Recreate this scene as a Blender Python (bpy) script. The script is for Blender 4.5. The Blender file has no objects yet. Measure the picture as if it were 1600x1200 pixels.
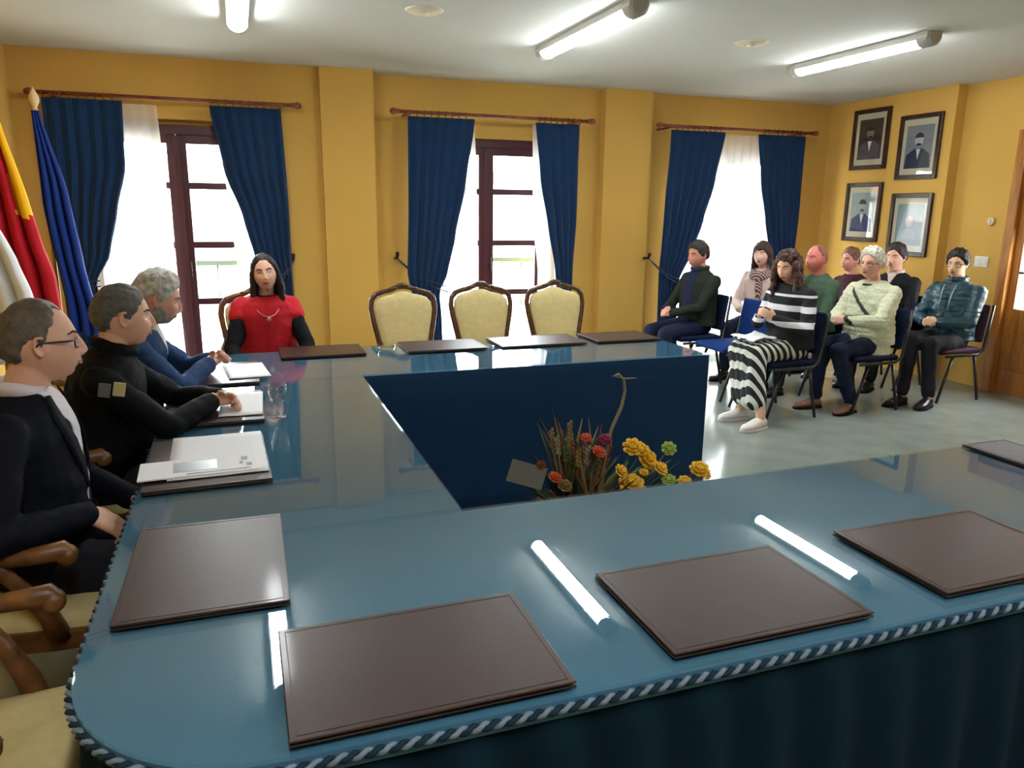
import bpy, bmesh, math, random
from mathutils import Vector, Matrix, noise, Euler
PI = math.pi
random.seed(7)
scene = bpy.context.scene
COL = scene.collection

# ------------------------------------------------------------------ camera, world, exposure
cam_d = bpy.data.cameras.new('camera'); cam = bpy.data.objects.new('camera', cam_d); COL.objects.link(cam)
cam_d.sensor_width = 36.0; cam_d.lens = 36.0 * 1176.0 / 1600.0; cam_d.clip_start = 0.05; cam_d.clip_end = 200
def _cv(px, py): return Vector((px - 800.0, -(py - 600.0), -1176.0))
_Y = _cv(370, 322).normalized(); _X = _cv(4170, 365); _X = (_X - _X.dot(_Y) * _Y).normalized(); _Z = _X.cross(_Y)
cam.matrix_world = Matrix.Translation((0, 0, 1.6)) @ Matrix((_X, _Y, _Z)).to_4x4()
scene.camera = cam
scene.view_settings.view_transform = 'Standard'; scene.view_settings.look = 'None'
scene.view_settings.gamma = 1.0; scene.view_settings.use_curve_mapping = False
scene.view_settings.exposure = 1.82
world = bpy.data.worlds.new('overcast_sky'); scene.world = world; world.use_nodes = True
bgn = world.node_tree.nodes['Background']; bgn.inputs[0].default_value = (0.9, 0.95, 1.0, 1); bgn.inputs[1].default_value = 11.0
TUBE_POWER = 19.0
for i, x in enumerate((-0.45, 2.32, 5.06)):            # light portals in the three window openings (guide sky sampling, give no light)
    ld = bpy.data.lights.new('window_portal', 'AREA'); ld.shape = 'RECTANGLE'; ld.size = 1.35; ld.size_y = 2.3
    ld.cycles.is_portal = True
    lo = bpy.data.objects.new('window_portal', ld); COL.objects.link(lo)
    lo.location = (x, 7.36, 1.15); lo.rotation_euler = (-PI / 2, 0, 0)

# ------------------------------------------------------------------ materials
def lin(c):
    return tuple(((v / 255.0) / 12.92 if v / 255.0 <= 0.04045 else (((v / 255.0) + 0.055) / 1.055) ** 2.4) for v in c)
MATS = {}
def mat(name, rgb, rough=0.6, metal=0.0, spec=0.5, bump=0.0, bscale=60.0, var=0.0, vscale=8.0, sheen=0.0, coat=0.0):
    if name in MATS: return MATS[name]
    if rough >= .7 and spec == .5: spec = .15
    m = bpy.data.materials.new(name); m.use_nodes = True; nt = m.node_tree; b = nt.nodes['Principled BSDF']
    c = lin(rgb); b.inputs['Base Color'].default_value = (*c, 1)
    b.inputs['Roughness'].default_value = rough; b.inputs['Metallic'].default_value = metal
    b.inputs['Specular IOR Level'].default_value = spec
    if sheen: b.inputs['Sheen Weight'].default_value = sheen
    if coat: b.inputs['Coat Weight'].default_value = coat; b.inputs['Coat Roughness'].default_value = 0.1
    tc = nt.nodes.new('ShaderNodeTexCoord')
    if var:
        n = nt.nodes.new('ShaderNodeTexNoise'); n.inputs['Scale'].default_value = vscale; n.inputs['Detail'].default_value = 4
        nt.links.new(tc.outputs['Object'], n.inputs['Vector'])
        r = nt.nodes.new('ShaderNodeValToRGB'); r.color_ramp.elements[0].position = 0.3; r.color_ramp.elements[1].position = 0.7
        r.color_ramp.elements[0].color = (*[v * (1 - var) for v in c], 1); r.color_ramp.elements[1].color = (*[min(1, v * (1 + var)) for v in c], 1)
        nt.links.new(n.outputs['Fac'], r.inputs['Fac']); nt.links.new(r.outputs['Color'], b.inputs['Base Color'])
    if bump:
        n2 = nt.nodes.new('ShaderNodeTexNoise'); n2.inputs['Scale'].default_value = bscale; n2.inputs['Detail'].default_value = 5
        nt.links.new(tc.outputs['Object'], n2.inputs['Vector'])
        bp = nt.nodes.new('ShaderNodeBump'); bp.inputs['Strength'].default_value = bump; bp.inputs['Distance'].default_value = 0.01
        nt.links.new(n2.outputs['Fac'], bp.inputs['Height']); nt.links.new(bp.outputs['Normal'], b.inputs['Normal'])
    MATS[name] = m; return m
def wood(name, rgb1, rgb2, rough=0.35, scale=(1, 1, 1), axis_scale=14):
    m = bpy.data.materials.new(name); m.use_nodes = True; nt = m.node_tree; b = nt.nodes['Principled BSDF']
    tc = nt.nodes.new('ShaderNodeTexCoord'); mp = nt.nodes.new('ShaderNodeMapping'); mp.inputs['Scale'].default_value = scale
    n = nt.nodes.new('ShaderNodeTexNoise'); n.inputs['Scale'].default_value = axis_scale; n.inputs['Detail'].default_value = 6; n.inputs['Distortion'].default_value = 0.8
    r = nt.nodes.new('ShaderNodeValToRGB'); r.color_ramp.elements[0].color = (*lin(rgb1), 1); r.color_ramp.elements[1].color = (*lin(rgb2), 1)
    r.color_ramp.elements[0].position = 0.35; r.color_ramp.elements[1].position = 0.65
    nt.links.new(tc.outputs['Object'], mp.inputs['Vector']); nt.links.new(mp.outputs['Vector'], n.inputs['Vector'])
    nt.links.new(n.outputs['Fac'], r.inputs['Fac']); nt.links.new(r.outputs['Color'], b.inputs['Base Color'])
    b.inputs['Roughness'].default_value = rough; MATS[name] = m; return m
def glass(name, tint=(1, 1, 1), ior=1.5, rough=0.0):
    m = bpy.data.materials.new(name); m.use_nodes = True; nt = m.node_tree; nt.nodes.clear()
    o = nt.nodes.new('ShaderNodeOutputMaterial'); mx = nt.nodes.new('ShaderNodeMixShader'); fr = nt.nodes.new('ShaderNodeFresnel')
    t = nt.nodes.new('ShaderNodeBsdfTransparent'); g = nt.nodes.new('ShaderNodeBsdfGlossy'); g.inputs['Roughness'].default_value = rough
    ge = nt.nodes.new('ShaderNodeNewGeometry'); mr = nt.nodes.new('ShaderNodeMapRange')     # same reflectance from either side of a thin sheet
    mr.inputs['To Min'].default_value = ior; mr.inputs['To Max'].default_value = 1.0 / ior
    nt.links.new(ge.outputs['Backfacing'], mr.inputs['Value']); nt.links.new(mr.outputs[0], fr.inputs['IOR']); t.inputs['Color'].default_value = (*tint, 1)
    nt.links.new(fr.outputs[0], mx.inputs[0]); nt.links.new(t.outputs[0], mx.inputs[1]); nt.links.new(g.outputs[0], mx.inputs[2])
    nt.links.new(mx.outputs[0], o.inputs['Surface']); MATS[name] = m; return m
def emit(name, rgb, s):
    m = bpy.data.materials.new(name); m.use_nodes = True; nt = m.node_tree; nt.nodes.clear()
    o = nt.nodes.new('ShaderNodeOutputMaterial'); e = nt.nodes.new('ShaderNodeEmission'); e.inputs[0].default_value = (*rgb, 1); e.inputs[1].default_value = s
    nt.links.new(e.outputs[0], o.inputs['Surface']); MATS[name] = m; return m
def sheer_mat(name):
    m = bpy.data.materials.new(name); m.use_nodes = True; nt = m.node_tree; nt.nodes.clear()
    o = nt.nodes.new('ShaderNodeOutputMaterial'); m1 = nt.nodes.new('ShaderNodeMixShader'); m2 = nt.nodes.new('ShaderNodeMixShader')
    t = nt.nodes.new('ShaderNodeBsdfTransparent'); d = nt.nodes.new('ShaderNodeBsdfDiffuse'); tr = nt.nodes.new('ShaderNodeBsdfTranslucent')
    d.inputs[0].default_value = (0.86, 0.84, 0.8, 1); tr.inputs[0].default_value = (0.92, 0.9, 0.87, 1)
    m1.inputs[0].default_value = 0.6; nt.links.new(d.outputs[0], m1.inputs[1]); nt.links.new(tr.outputs[0], m1.inputs[2])
    m2.inputs[0].default_value = 0.55; nt.links.new(t.outputs[0], m2.inputs[1]); nt.links.new(m1.outputs[0], m2.inputs[2])
    nt.links.new(m2.outputs[0], o.inputs['Surface']); MATS[name] = m; return m
def bands(name, rgb_a, rgb_b, axis='Z', freq=6.0, phase=0.0, distort=0.0, duty=0.5, dscale=2.0, lo=None, hi=None):
    """cloth printed in two colours, bands across one axis of the object"""
    m = bpy.data.materials.new(name); m.use_nodes = True; nt = m.node_tree; b = nt.nodes['Principled BSDF']; b.inputs['Roughness'].default_value = 0.85
    tc = nt.nodes.new('ShaderNodeTexCoord'); sp = nt.nodes.new('ShaderNodeSeparateXYZ'); nt.links.new(tc.outputs['Object'], sp.inputs[0])
    def math_(op, a, bb):
        n = nt.nodes.new('ShaderNodeMath'); n.operation = op
        for k, v in enumerate((a, bb)):
            if v is None: continue
            if isinstance(v, (int, float)): n.inputs[k].default_value = v
            else: nt.links.new(v, n.inputs[k])
        return n.outputs[0]
    if axis == 'D':   # diagonal on x and z
        src = math_('ADD', math_('MULTIPLY', sp.outputs[0], -2.3), sp.outputs[2])
    else: src = sp.outputs['XYZ'.index(axis)]
    v = math_('MULTIPLY', src, freq)
    if distort:
        nz = nt.nodes.new('ShaderNodeTexNoise'); nz.inputs['Scale'].default_value = dscale; nt.links.new(tc.outputs['Object'], nz.inputs['Vector'])
        v = math_('ADD', v, math_('MULTIPLY', nz.outputs['Fac'], distort))
    v = math_('FRACT', math_('ADD', v, phase), None); v = math_('LESS_THAN', v, duty)
    if lo is not None:
        v = math_('MULTIPLY', v, math_('GREATER_THAN', sp.outputs[2], lo)); v = math_('MULTIPLY', v, math_('LESS_THAN', sp.outputs[2], hi))
    mx = nt.nodes.new('ShaderNodeMix'); mx.data_type = 'RGBA'; nt.links.new(v, mx.inputs['Factor'])
    mx.inputs['A'].default_value = (*lin(rgb_a), 1); mx.inputs['B'].default_value = (*lin(rgb_b), 1)
    nt.links.new(mx.outputs['Result'], b.inputs['Base Color']); MATS[name] = m; return m

WALL = mat('yellow_wall_paint', (208, 166, 86), 0.75, bump=0.06, bscale=120, var=0.03, vscale=1.5)
CEIL = mat('ceiling_paint', (205, 206, 200), 0.9, bump=0.03, bscale=60)
FRAMEW = mat('maroon_window_wood', (70, 28, 36), 0.4, bump=0.05)
NAVYC = mat('navy_curtain', (20, 50, 88), 0.8, sheen=0.1, bump=0.1, bscale=90, var=0.08, vscale=6)
SHEER = sheer_mat('sheer_cloth')
RODW = wood('rod_wood', (104, 48, 26), (140, 74, 40), 0.35)
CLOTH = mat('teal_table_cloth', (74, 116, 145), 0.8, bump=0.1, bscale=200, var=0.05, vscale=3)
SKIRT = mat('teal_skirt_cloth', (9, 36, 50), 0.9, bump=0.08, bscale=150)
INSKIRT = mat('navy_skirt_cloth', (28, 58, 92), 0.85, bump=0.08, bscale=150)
ROPE_L = mat('grey_rope', (112, 128, 142), 0.6); ROPE_D = mat('blue_rope', (24, 48, 64), 0.7)
GLASS_T = glass('table_glass', (0.93, 0.98, 0.97), 1.52); GLASS_W = glass('window_glass', (0.97, 0.99, 0.99), 1.45)
GLASS_C = glass('clear_glass', (0.93, 0.95, 0.96), 1.6)
LEATHER = mat('brown_leather', (56, 36, 30), 0.42, bump=0.08, bscale=260, var=0.06, vscale=10, spec=0.4, coat=.12)
LEATHER_E = mat('dark_leather_edge', (30, 20, 18), 0.5)
GREYL = mat('grey_textured_leather', (84, 82, 82), 0.55, bump=0.4, bscale=180)
PAPER = mat('white_paper', (232, 232, 236), 0.7)
WOODC = wood('walnut_chair_wood', (58, 34, 18), (96, 60, 32), 0.3)
WOODL = wood('golden_chair_wood', (84, 52, 26), (128, 84, 44), 0.4)
CREAM = mat('cream_chair_fabric', (206, 188, 136), 0.8, bump=0.2, bscale=60, var=0.07, vscale=25)
BLACKM = mat('black_metal', (18, 18, 20), 0.35, spec=0.6)
BLUEPAD = mat('royal_blue_fabric', (16, 50, 112), 0.85, bump=0.15, bscale=200); DARKPAD = mat('dark_navy_fabric', (20, 28, 56), 0.85, bump=0.15, bscale=200)
MAROONPAD = mat('dark_plum_fabric', (66, 46, 58), 0.85, bump=0.15, bscale=200)
DOORW = wood('orange_door_wood', (150, 92, 34), (186, 124, 54), 0.3, scale=(6, 6, .7), axis_scale=3)
WHITEP = mat('white_plastic', (225, 222, 212), 0.4)
LAMPH = mat('lamp_housing', (200, 200, 196), 0.5); LAMPCAP = mat('lamp_end_cap', (176, 174, 166), 0.5)
TUBE = emit('lamp_tube', (0.94, 0.99, 1.0), TUBE_POWER)
PICF = wood('dark_picture_frame', (34, 20, 12), (62, 38, 22), 0.3); MATB = mat('cream_mat_board', (196, 184, 158), 0.8)

# ------------------------------------------------------------------ object helpers
def link(name, me, m=None, parent=None):
    o = bpy.data.objects.new(name, me); COL.objects.link(o)
    if m is not None:
        for x in (m if isinstance(m, (list, tuple)) else [m]): me.materials.append(x)
    if parent: o.parent = parent
    return o
def obj(name, bm, m=None, parent=None, smooth=False, angle=None):
    me = bpy.data.meshes.new(name); bm.normal_update(); bm.to_mesh(me); bm.free()
    if smooth: me.shade_smooth()
    if angle is not None:
        me.shade_smooth(); me.set_sharp_from_angle(angle=math.radians(angle))
    return link(name, me, m, parent)
def tag(o, label, cat, group=None, kind=None):
    if label: o['label'] = label
    if cat: o['category'] = cat
    if group: o['group'] = group
    if kind: o['kind'] = kind
    return o
def thing(name, label, cat, loc=(0, 0, 0), rz=0.0, group=None):
    o = bpy.data.objects.new(name, None); COL.objects.link(o); o.empty_display_size = 0.1
    o.location = loc; o.rotation_euler = (0, 0, rz); return tag(o, label, cat, group)
def struct(o): o['kind'] = 'structure'; return o
def dup(root, loc, rz, label=None):
    m = {}
    def cp(o, par):
        c = o.copy(); COL.objects.link(c); c.parent = par
        for ch in o.children: cp(ch, c)
        return c
    r = cp(root, None); r.location = loc; r.rotation_euler = (0, 0, rz)
    if label: r['label'] = label
    return r
def NB(): return bmesh.new()
def box(bm, x0, x1, y0, y1, z0, z1, bev=0.0, mi=0, mtx=None):
    vs = [bm.verts.new((x, y, z)) for z in (z0, z1) for y in (y0, y1) for x in (x0, x1)]
    fs = [bm.faces.new([vs[i] for i in q]) for q in ((0, 2, 3, 1), (4, 5, 7, 6), (0, 1, 5, 4), (2, 6, 7, 3), (0, 4, 6, 2), (1, 3, 7, 5))]
    for f in fs: f.material_index = mi
    if bev:
        r = bmesh.ops.bevel(bm, geom=list({e for f in fs for e in f.edges}), offset=bev, segments=2, affect='EDGES', profile=0.5)
        for f in r['faces']: f.material_index = mi
        if mtx is not None:
            vv = {v for f in r['faces'] for v in f.verts} | {v for v in vs if v.is_valid}
            for f in fs:
                if f.is_valid: vv |= set(f.verts)
            bmesh.ops.transform(bm, matrix=mtx, verts=list(vv))
    elif mtx is not None: bmesh.ops.transform(bm, matrix=mtx, verts=vs)
def basis(d, up=Vector((0, 0, 1))):
    d = d.normalized()
    if abs(d.dot(up)) > 0.98: up = Vector((1, 0, 0))
    a = d.cross(up).normalized(); b = a.cross(d).normalized(); return a, b
def rings(bm, R, closed_path=False, caps=True, mi=0):
    vs = [[bm.verts.new(p) for p in r] for r in R]; n = len(R[0]); k = len(R)
    for i in range(k if closed_path else k - 1):
        a, b = vs[i], vs[(i + 1) % k]
        for j in range(n):
            f = bm.faces.new((a[j], a[(j + 1) % n], b[(j + 1) % n], b[j])); f.material_index = mi
    if caps and not closed_path:
        bm.faces.new(list(reversed(vs[0]))).material_index = mi; bm.faces.new(vs[-1]).material_index = mi
def capsule(bm, p0, p1, r0, r1, seg=12, fl=1.0, up=None, mi=0):
    p0 = Vector(p0); p1 = Vector(p1); d = p1 - p0; L = d.length
    if L < 1e-5: d = Vector((0, 0, 1)); p1 = p0 + d * 1e-4
    d.normalize(); a, b = basis(d, up or Vector((0, 0, 1)))
    R = []
    for t in (0.05, 0.4, 0.75):
        an = (1 - t) * PI / 2; R.append((p0 - d * r0 * math.sin(an), r0 * math.cos(an)))
    R.append((p0, r0)); R.append((p1, r1))
    for t in (0.75, 0.4, 0.05):
        an = (1 - t) * PI / 2; R.append((p1 + d * r1 * math.sin(an), r1 * math.cos(an)))
    rings(bm, [[c + a * (r * math.cos(2 * PI * k / seg)) + b * (r * fl * math.sin(2 * PI * k / seg)) for k in range(seg)] for c, r in R], mi=mi)
def chain(bm, pts, rs, seg=12, fl=1.0, up=None, mi=0):
    for i in range(len(pts) - 1): capsule(bm, pts[i], pts[i + 1], rs[i], rs[i + 1], seg, fl, up, mi)
def tube(bm, pts, r, seg=8, closed=False, mi=0):
    pts = [Vector(p) for p in pts]; n = len(pts); R = []
    for i, p in enumerate(pts):
        if closed: d = pts[(i + 1) % n] - pts[i - 1]
        else: d = pts[min(i + 1, n - 1)] - pts[max(i - 1, 0)]
        a, b = basis(d); rr = r[i] if isinstance(r, (list, tuple)) else r
        if R:                                         # keep the section from flipping
            best = max(range(seg), key=lambda k: (a * math.cos(2 * PI * k / seg) + b * math.sin(2 * PI * k / seg)).dot(pa))
            th = 2 * PI * best / seg; a, b = a * math.cos(th) + b * math.sin(th), b * math.cos(th) - a * math.sin(th)
        pa = a
        R.append([p + a * (rr * math.cos(2 * PI * k / seg)) + b * (rr * math.sin(2 * PI * k / seg)) for k in range(seg)])
    rings(bm, R, closed, not closed, mi)
def ellip(bm, c, rx, ry, rz, seg=14, mi=0, rot=None):
    m = Matrix.Translation(c)
    if rot is not None: m = m @ rot
    m = m @ Matrix.Diagonal((rx, ry, rz, 1))
    r = bmesh.ops.create_uvsphere(bm, u_segments=seg, v_segments=max(6, seg * 2 // 3), radius=1, matrix=m)
    for v in r['verts']:
        for f in v.link_faces: f.material_index = mi
def lathe(bm, prof, seg=24, c=(0, 0, 0), mi=0):
    c = Vector(c); rings(bm, [[c + Vector((r * math.cos(2 * PI * k / seg), r * math.sin(2 * PI * k / seg), z)) for k in range(seg)] for r, z in prof], mi=mi)
def prism(bm, poly, z0, z1, mi=0):
    a = [bm.verts.new((x, y, z0)) for x, y in poly]; b = [bm.verts.new((x, y, z1)) for x, y in poly]; n = len(poly)
    bm.faces.new(list(reversed(a))).material_index = mi; bm.faces.new(b).material_index = mi
    for i in range(n): bm.faces.new((a[i], a[(i + 1) % n], b[(i + 1) % n], b[i])).material_index = mi
def remesh(bm, voxel, smooth=2, iters_factor=0.5):
    me = bpy.data.meshes.new('tmp'); bmesh.ops.recalc_face_normals(bm, faces=bm.faces); bm.to_mesh(me); bm.free()
    o = bpy.data.objects.new('tmp', me); COL.objects.link(o)
    r = o.modifiers.new('r', 'REMESH'); r.mode = 'VOXEL'; r.voxel_size = voxel; r.use_smooth_shade = True
    if smooth: s = o.modifiers.new('s', 'SMOOTH'); s.iterations = smooth; s.factor = iters_factor
    dg = bpy.context.evaluated_depsgraph_get(); out = bpy.data.meshes.new_from_object(o.evaluated_get(dg))
    bpy.data.objects.remove(o); bpy.data.meshes.remove(me)
    out.materials.clear(); return out
def wrinkle(me, amp, sc, seed=0.0, stretch=(1, 1, 1)):
    n = len(me.vertices); co = [0.0] * (3 * n); no = [0.0] * (3 * n)
    me.vertices.foreach_get('co', co); me.vertices.foreach_get('normal', no)
    for i in range(0, 3 * n, 3):
        q = Vector((co[i] * stretch[0] * sc + seed, co[i + 1] * stretch[1] * sc + seed, co[i + 2] * stretch[2] * sc))
        h = amp * (noise.noise(q) + 0.4 * noise.noise(q * 2.3))
        co[i] += no[i] * h; co[i + 1] += no[i + 1] * h; co[i + 2] += no[i + 2] * h
    me.vertices.foreach_set('co', co); me.update()
def at(x, z, y, y0=7.05):                              # a point measured on the plane y0, slid along its sight line to depth y
    return x * y / y0, 1.6 + (z - 1.6) * y / y0

# ------------------------------------------------------------------ the room
XL, XR, YN, YF, HC = -1.60, 6.52, -3.2, 7.26, 2.78
WC = (-0.45, 2.33, 5.06); WW = 0.68; WTOP = 2.26
bm = NB(); box(bm, XL - .3, XR + .3, YN - .3, YF + .3, -0.12, 0)
fl = mat('polished_grey_floor', (138, 146, 138), 0.16, var=0.1, vscale=5, spec=0.5)
struct(obj('floor', bm, fl))
bm = NB(); box(bm, XL - .3, XR + .3, YN - .3, YF + .3, HC, HC + .15); struct(obj('ceiling', bm, CEIL))
bm = NB(); box(bm, XL - .2, XL, YN, YF + .3, 0, HC); struct(obj('wall_left', bm, WALL))
bm = NB(); box(bm, XL, XR, YN - .2, YN, 0, HC); struct(obj('wall_near', bm, WALL))
bm = NB()                                              # window wall with three door-height openings
xs = [XL]
for c in WC: xs += [c - WW, c + WW]
xs.append(XR)
for i in range(0, len(xs), 2): box(bm, xs[i], xs[i + 1], YF, YF + .3, 0, HC)
for i in range(1, len(xs) - 1, 2): box(bm, xs[i], xs[i + 1], YF, YF + .3, WTOP, HC)
box(bm, XL, 0.74, 7.13, YF, 2.3, HC); box(bm, XL, WC[0] - WW, 7.13, YF, 0, 2.3); box(bm, WC[0] + WW, 0.74, 7.13, YF, 0, 2.3)
struct(obj('wall_far', bm, WALL))
bm = NB(); box(bm, 0.74, 1.20, 7.06, YF, 0, HC); struct(obj('pillar', bm, WALL))
bm = NB(); box(bm, 3.52, 4.05, 7.14, YF, 0, HC); struct(obj('pillar', bm, WALL))
# right wall: picture bay stands proud of the door bay
DY0, DY1, DH = 3.92, 4.93, 2.26
bm = NB(); box(bm, XR, XR + .2, 4.98, YF + .3, 0, HC); box(bm, XR, XR + .2, YN, DY0 - .05, 0, HC); box(bm, XR, XR + .2, DY0 - .05, 4.98, DH + .02, HC)
box(bm, 6.40, XR, 5.62, YF, 0, HC); struct(obj('wall_right', bm, WALL))
# door with casing, glazed upper half and raised lower panels
d = thing('door_1', 'golden orange wooden door with glazed upper half beside the seated audience', 'door', (XR, 0, 0)); d['kind'] = 'structure'
bm = NB(); box(bm, -.09, .1, 4.89, 4.98, 0, DH + .06, .008); box(bm, -.09, .1, DY0 - .06, DY0 + .08, 0, DH + .06, .008); box(bm, -.09, .1, DY0 + .08, 4.89, DH - .08, DH + .06, .008)
obj('casing', bm, DOORW, d)
bm = NB(); X0, X1 = -.03, .02
box(bm, X0, X1, 4.82, 4.89, 0.002, DH - .08); box(bm, X0, X1, DY0 + .08, DY0 + .2, 0.002, DH - .08); box(bm, X0, X1, DY0 + .2, 4.82, 0.002, .22)
box(bm, X0, X1, DY0 + .2, 4.82, .56, .78); box(bm, X0, X1, DY0 + .2, 4.82, 1.42, DH - .08); box(bm, X0 + .012, X1 - .01, DY0 + .2, 4.82, .22, .56)
leaf = obj('door_leaf', bm, DOORW, d)
for y0, y1 in ((DY0 + .24, 4.38), (4.44, 4.78)):
    bm = NB(); box(bm, X0 + .002, X0 + .014, y0, y1, .26, .52, .004); obj('raised_panel', bm, DOORW, leaf)
for z0, z1 in ((.78, 1.09), (1.11, 1.42)):
    for y0, y1 in ((DY0 + .2, 4.40), (4.42, 4.82)):
        bm = NB(); box(bm, -.008, -.002, y0, y1, z0, z1); obj('pane', bm, GLASS_W, leaf)
bm = NB(); box(bm, X0, X1 - .005, 4.40, 4.42, .78, 1.42); box(bm, X0, X1 - .005, DY0 + .2, 4.82, 1.09, 1.11); obj('glazing_bar', bm, FRAMEW, leaf)
bm = NB(); box(bm, XR + .2, XR + 3, 2.4, 6.4, -0.12, 0); struct(obj('floor', bm, fl))
bm = NB(); box(bm, XR + 3, XR + 3.1, 2.4, 6.4, 0, 2.8); struct(obj('wall_passage', bm, mat('white_passage_paint', (235, 235, 232), .8)))

# French windows
def french_window(n, cx, yf, bars_right):
    y = yf + .0
    w = thing('window_%d' % n, None, None, (cx, y, 0)); w['kind'] = 'structure'
    hw = WW; zt = WTOP
    bm = NB(); box(bm, -hw, -hw + .07, 0, .08, 0, zt, .004); box(bm, hw - .07, hw, 0, .08, 0, zt, .004); box(bm, -hw + .07, hw - .07, 0, .08, zt - .08, zt, .004)
    obj('window_frame', bm, FRAMEW, w)
    z_ = [.04, .75, 1.25, 1.77, zt - .09]
    for s in (-1, 1):
        bm = NB(); e = .003
        xa, xb = (e, hw - .075) if s > 0 else (-hw + .075, -e)
        yo = .012 if s < 0 else .018
        box(bm, xa, xa + .075, yo, yo + .05, .02, zt - .079, .004); box(bm, xb - .075, xb, yo, yo + .05, .02, zt - .079, .004)
        box(bm, xa + .075, xb - .075, yo, yo + .05, .02, .16); box(bm, xa + .075, xb - .075, yo, yo + .05, zt - .15, zt - .079)
        for zz in (.77, 1.265, 1.765): box(bm, xa + .075, xb - .075, yo + .006, yo + .044, zz - .028, zz + .028, .003)
        lf = obj('window_leaf', bm, FRAMEW, w)
        zs = [.16, .75, 1.245, 1.745]; ze = [.748, 1.243, 1.743, zt - .15]
        for a, b in zip(zs, ze):
            bm = NB(); box(bm, xa + .075, xb - .075, yo + .022, yo + .028, a + .02 * (a > .2), b); obj('pane', bm, GLASS_W, lf)
    bm = NB(); box(bm, -.03, .03, -.004, .011, .03, zt - .085, .003); obj('cover_strip', bm, FRAMEW, w)
    bm = NB(); capsule(bm, (.04, -.02, 1.0), (.04, -.02, 1.12), .009, .009); box(bm, .03, .05, -.02, .02, 1.04, 1.06); obj('handle', bm, BLACKM, w, True)
    return w
french_window(1, WC[0], YF + .0 - .06, True); french_window(2, WC[1], YF + .04, True); french_window(3, WC[2], YF + .04, True)

# outside: balconies, street, the house opposite
RAILM = mat('green_grey_iron', (70, 92, 88), 0.5)
for i, (cx, lb) in enumerate(zip(WC, ('green iron balcony railing outside the window behind the woman in red', 'green iron balcony railing outside the middle window behind the empty chairs', 'green iron balcony railing outside the window behind the audience'))):
    r = thing('balcony_railing', lb, 'railing', (cx, 8.15, 0), 0, 'balcony railings')
    bm = NB(); box(bm, -.95, .95, -.02, .02, 1.02, 1.07, .004); obj('top_rail', bm, RAILM, r)
    bm = NB(); box(bm, -.95, .95, -.015, .015, .08, .11, .003); obj('bottom_rail', bm, RAILM, r)
    for k in range(9):
        x = -.92 + k * .23; bm = NB(); tube(bm, [(x, 0, .1), (x, 0, .5), (x, 0, 1.03)], [.009, .009, .009]); ellip(bm, (x, 0, .56), .02, .02, .05, 8); obj('baluster', bm, RAILM, r, True)
    for s in (-1, 1):
        bm = NB(); tube(bm, [(s * .94, -.56, 1.04), (s * .94, 0, 1.04)], .015); tube(bm, [(s * .94, 0, 0), (s * .94, 0, 1.04)], .012); obj('side_rail', bm, RAILM, r, True)
    bm = NB(); box(bm, cx - 1, cx + 1, YF + .3, 8.25, -.14, -.01); o = obj('balcony_floor', bm, mat('balcony_concrete', (190, 186, 178), .8)); struct(o)
bm = NB(); box(bm, -30, 40, YF + .31, 60, -4.2, -4.0); struct(obj('street', bm, mat('street_paving', (150, 148, 142), .9)))
FAC = mat('pale_render', (224, 220, 212), .85)
b = thing('building', 'pale rendered house across the street seen through the window glass', 'building', (0, 15.5, -4))
bm = NB(); box(bm, -14, 22, 0, 6, 0, 6.1); obj('wall', bm, FAC, b)
bm = NB(); box(bm, -14.4, 22.4, -.5, 6.4, 6.1, 6.35); obj('roof', bm, mat('clay_roof', (170, 110, 80), .8), b)
for k in range(9):
    x = -11.5 + k * 3.6
    bm = NB(); box(bm, x - .55, x + .55, -.06, .05, 3.6, 5.4, .01); f = obj('window', bm, mat('shutter_brown', (120, 84, 70), .6), b)
    bm = NB(); box(bm, x - .42, x + .42, -.075, -.062, 3.7, 5.3); obj('pane', bm, mat('far_glass', (120, 130, 140), .1), f)

# ------------------------------------------------------------------ curtains, rods, ties
def lerp(a, b, t): return a + (b - a) * t
def prof(pts, z):
    if z >= pts[0][0]: return pts[0][1]
    for (z0, x0), (z1, x1) in zip(pts, pts[1:]):
        if z >= z1:
            t = (z0 - z) / (z0 - z1); t = t * t * (3 - 2 * t) * .4 + t * .6; return lerp(x0, x1, t)
    return pts[-1][1]
def drape(name, L, R, z0, z1, y, n, amp, m, parent, nz=44, thick=.003):
    bm = NB(); nu = n * 8; V = []
    sd = random.random() * 10
    for j in range(nz + 1):
        z = lerp(z0, z1, j / nz); xl = prof(L, z); xr = prof(R, z); row = []
        for i in range(nu + 1):
            u = i / nu; ww = abs(xr - xl)
            ph = 2 * PI * n * u + .6 * noise.noise(Vector((u * 3, z * .6, sd)))
            a = amp * (.6 + .4 * noise.noise(Vector((u * n * .7, z * .8, sd + 3)))) * min(1, .45 + .9 * j / nz * 2)
            row.append(bm.verts.new((lerp(xl, xr, u) + .25 * amp * math.sin(2 * ph), y + a * math.sin(ph) + .02 * noise.noise(Vector((u * 2, z * 1.5, sd))), z)))
        V.append(row)
    for j in range(nz):
        for i in range(nu): bm.faces.new((V[j][i], V[j][i + 1], V[j + 1][i + 1], V[j + 1][i]))
    o = obj(name, bm, m, parent, True)
    if thick: s = o.modifiers.new('thickness', 'SOLIDIFY'); s.thickness = thick
    return o
TIE = mat('tie_cord', (44, 54, 84), .6); HOOK = mat('dark_bronze_hook', (40, 28, 20), .4, metal=.6)
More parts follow.
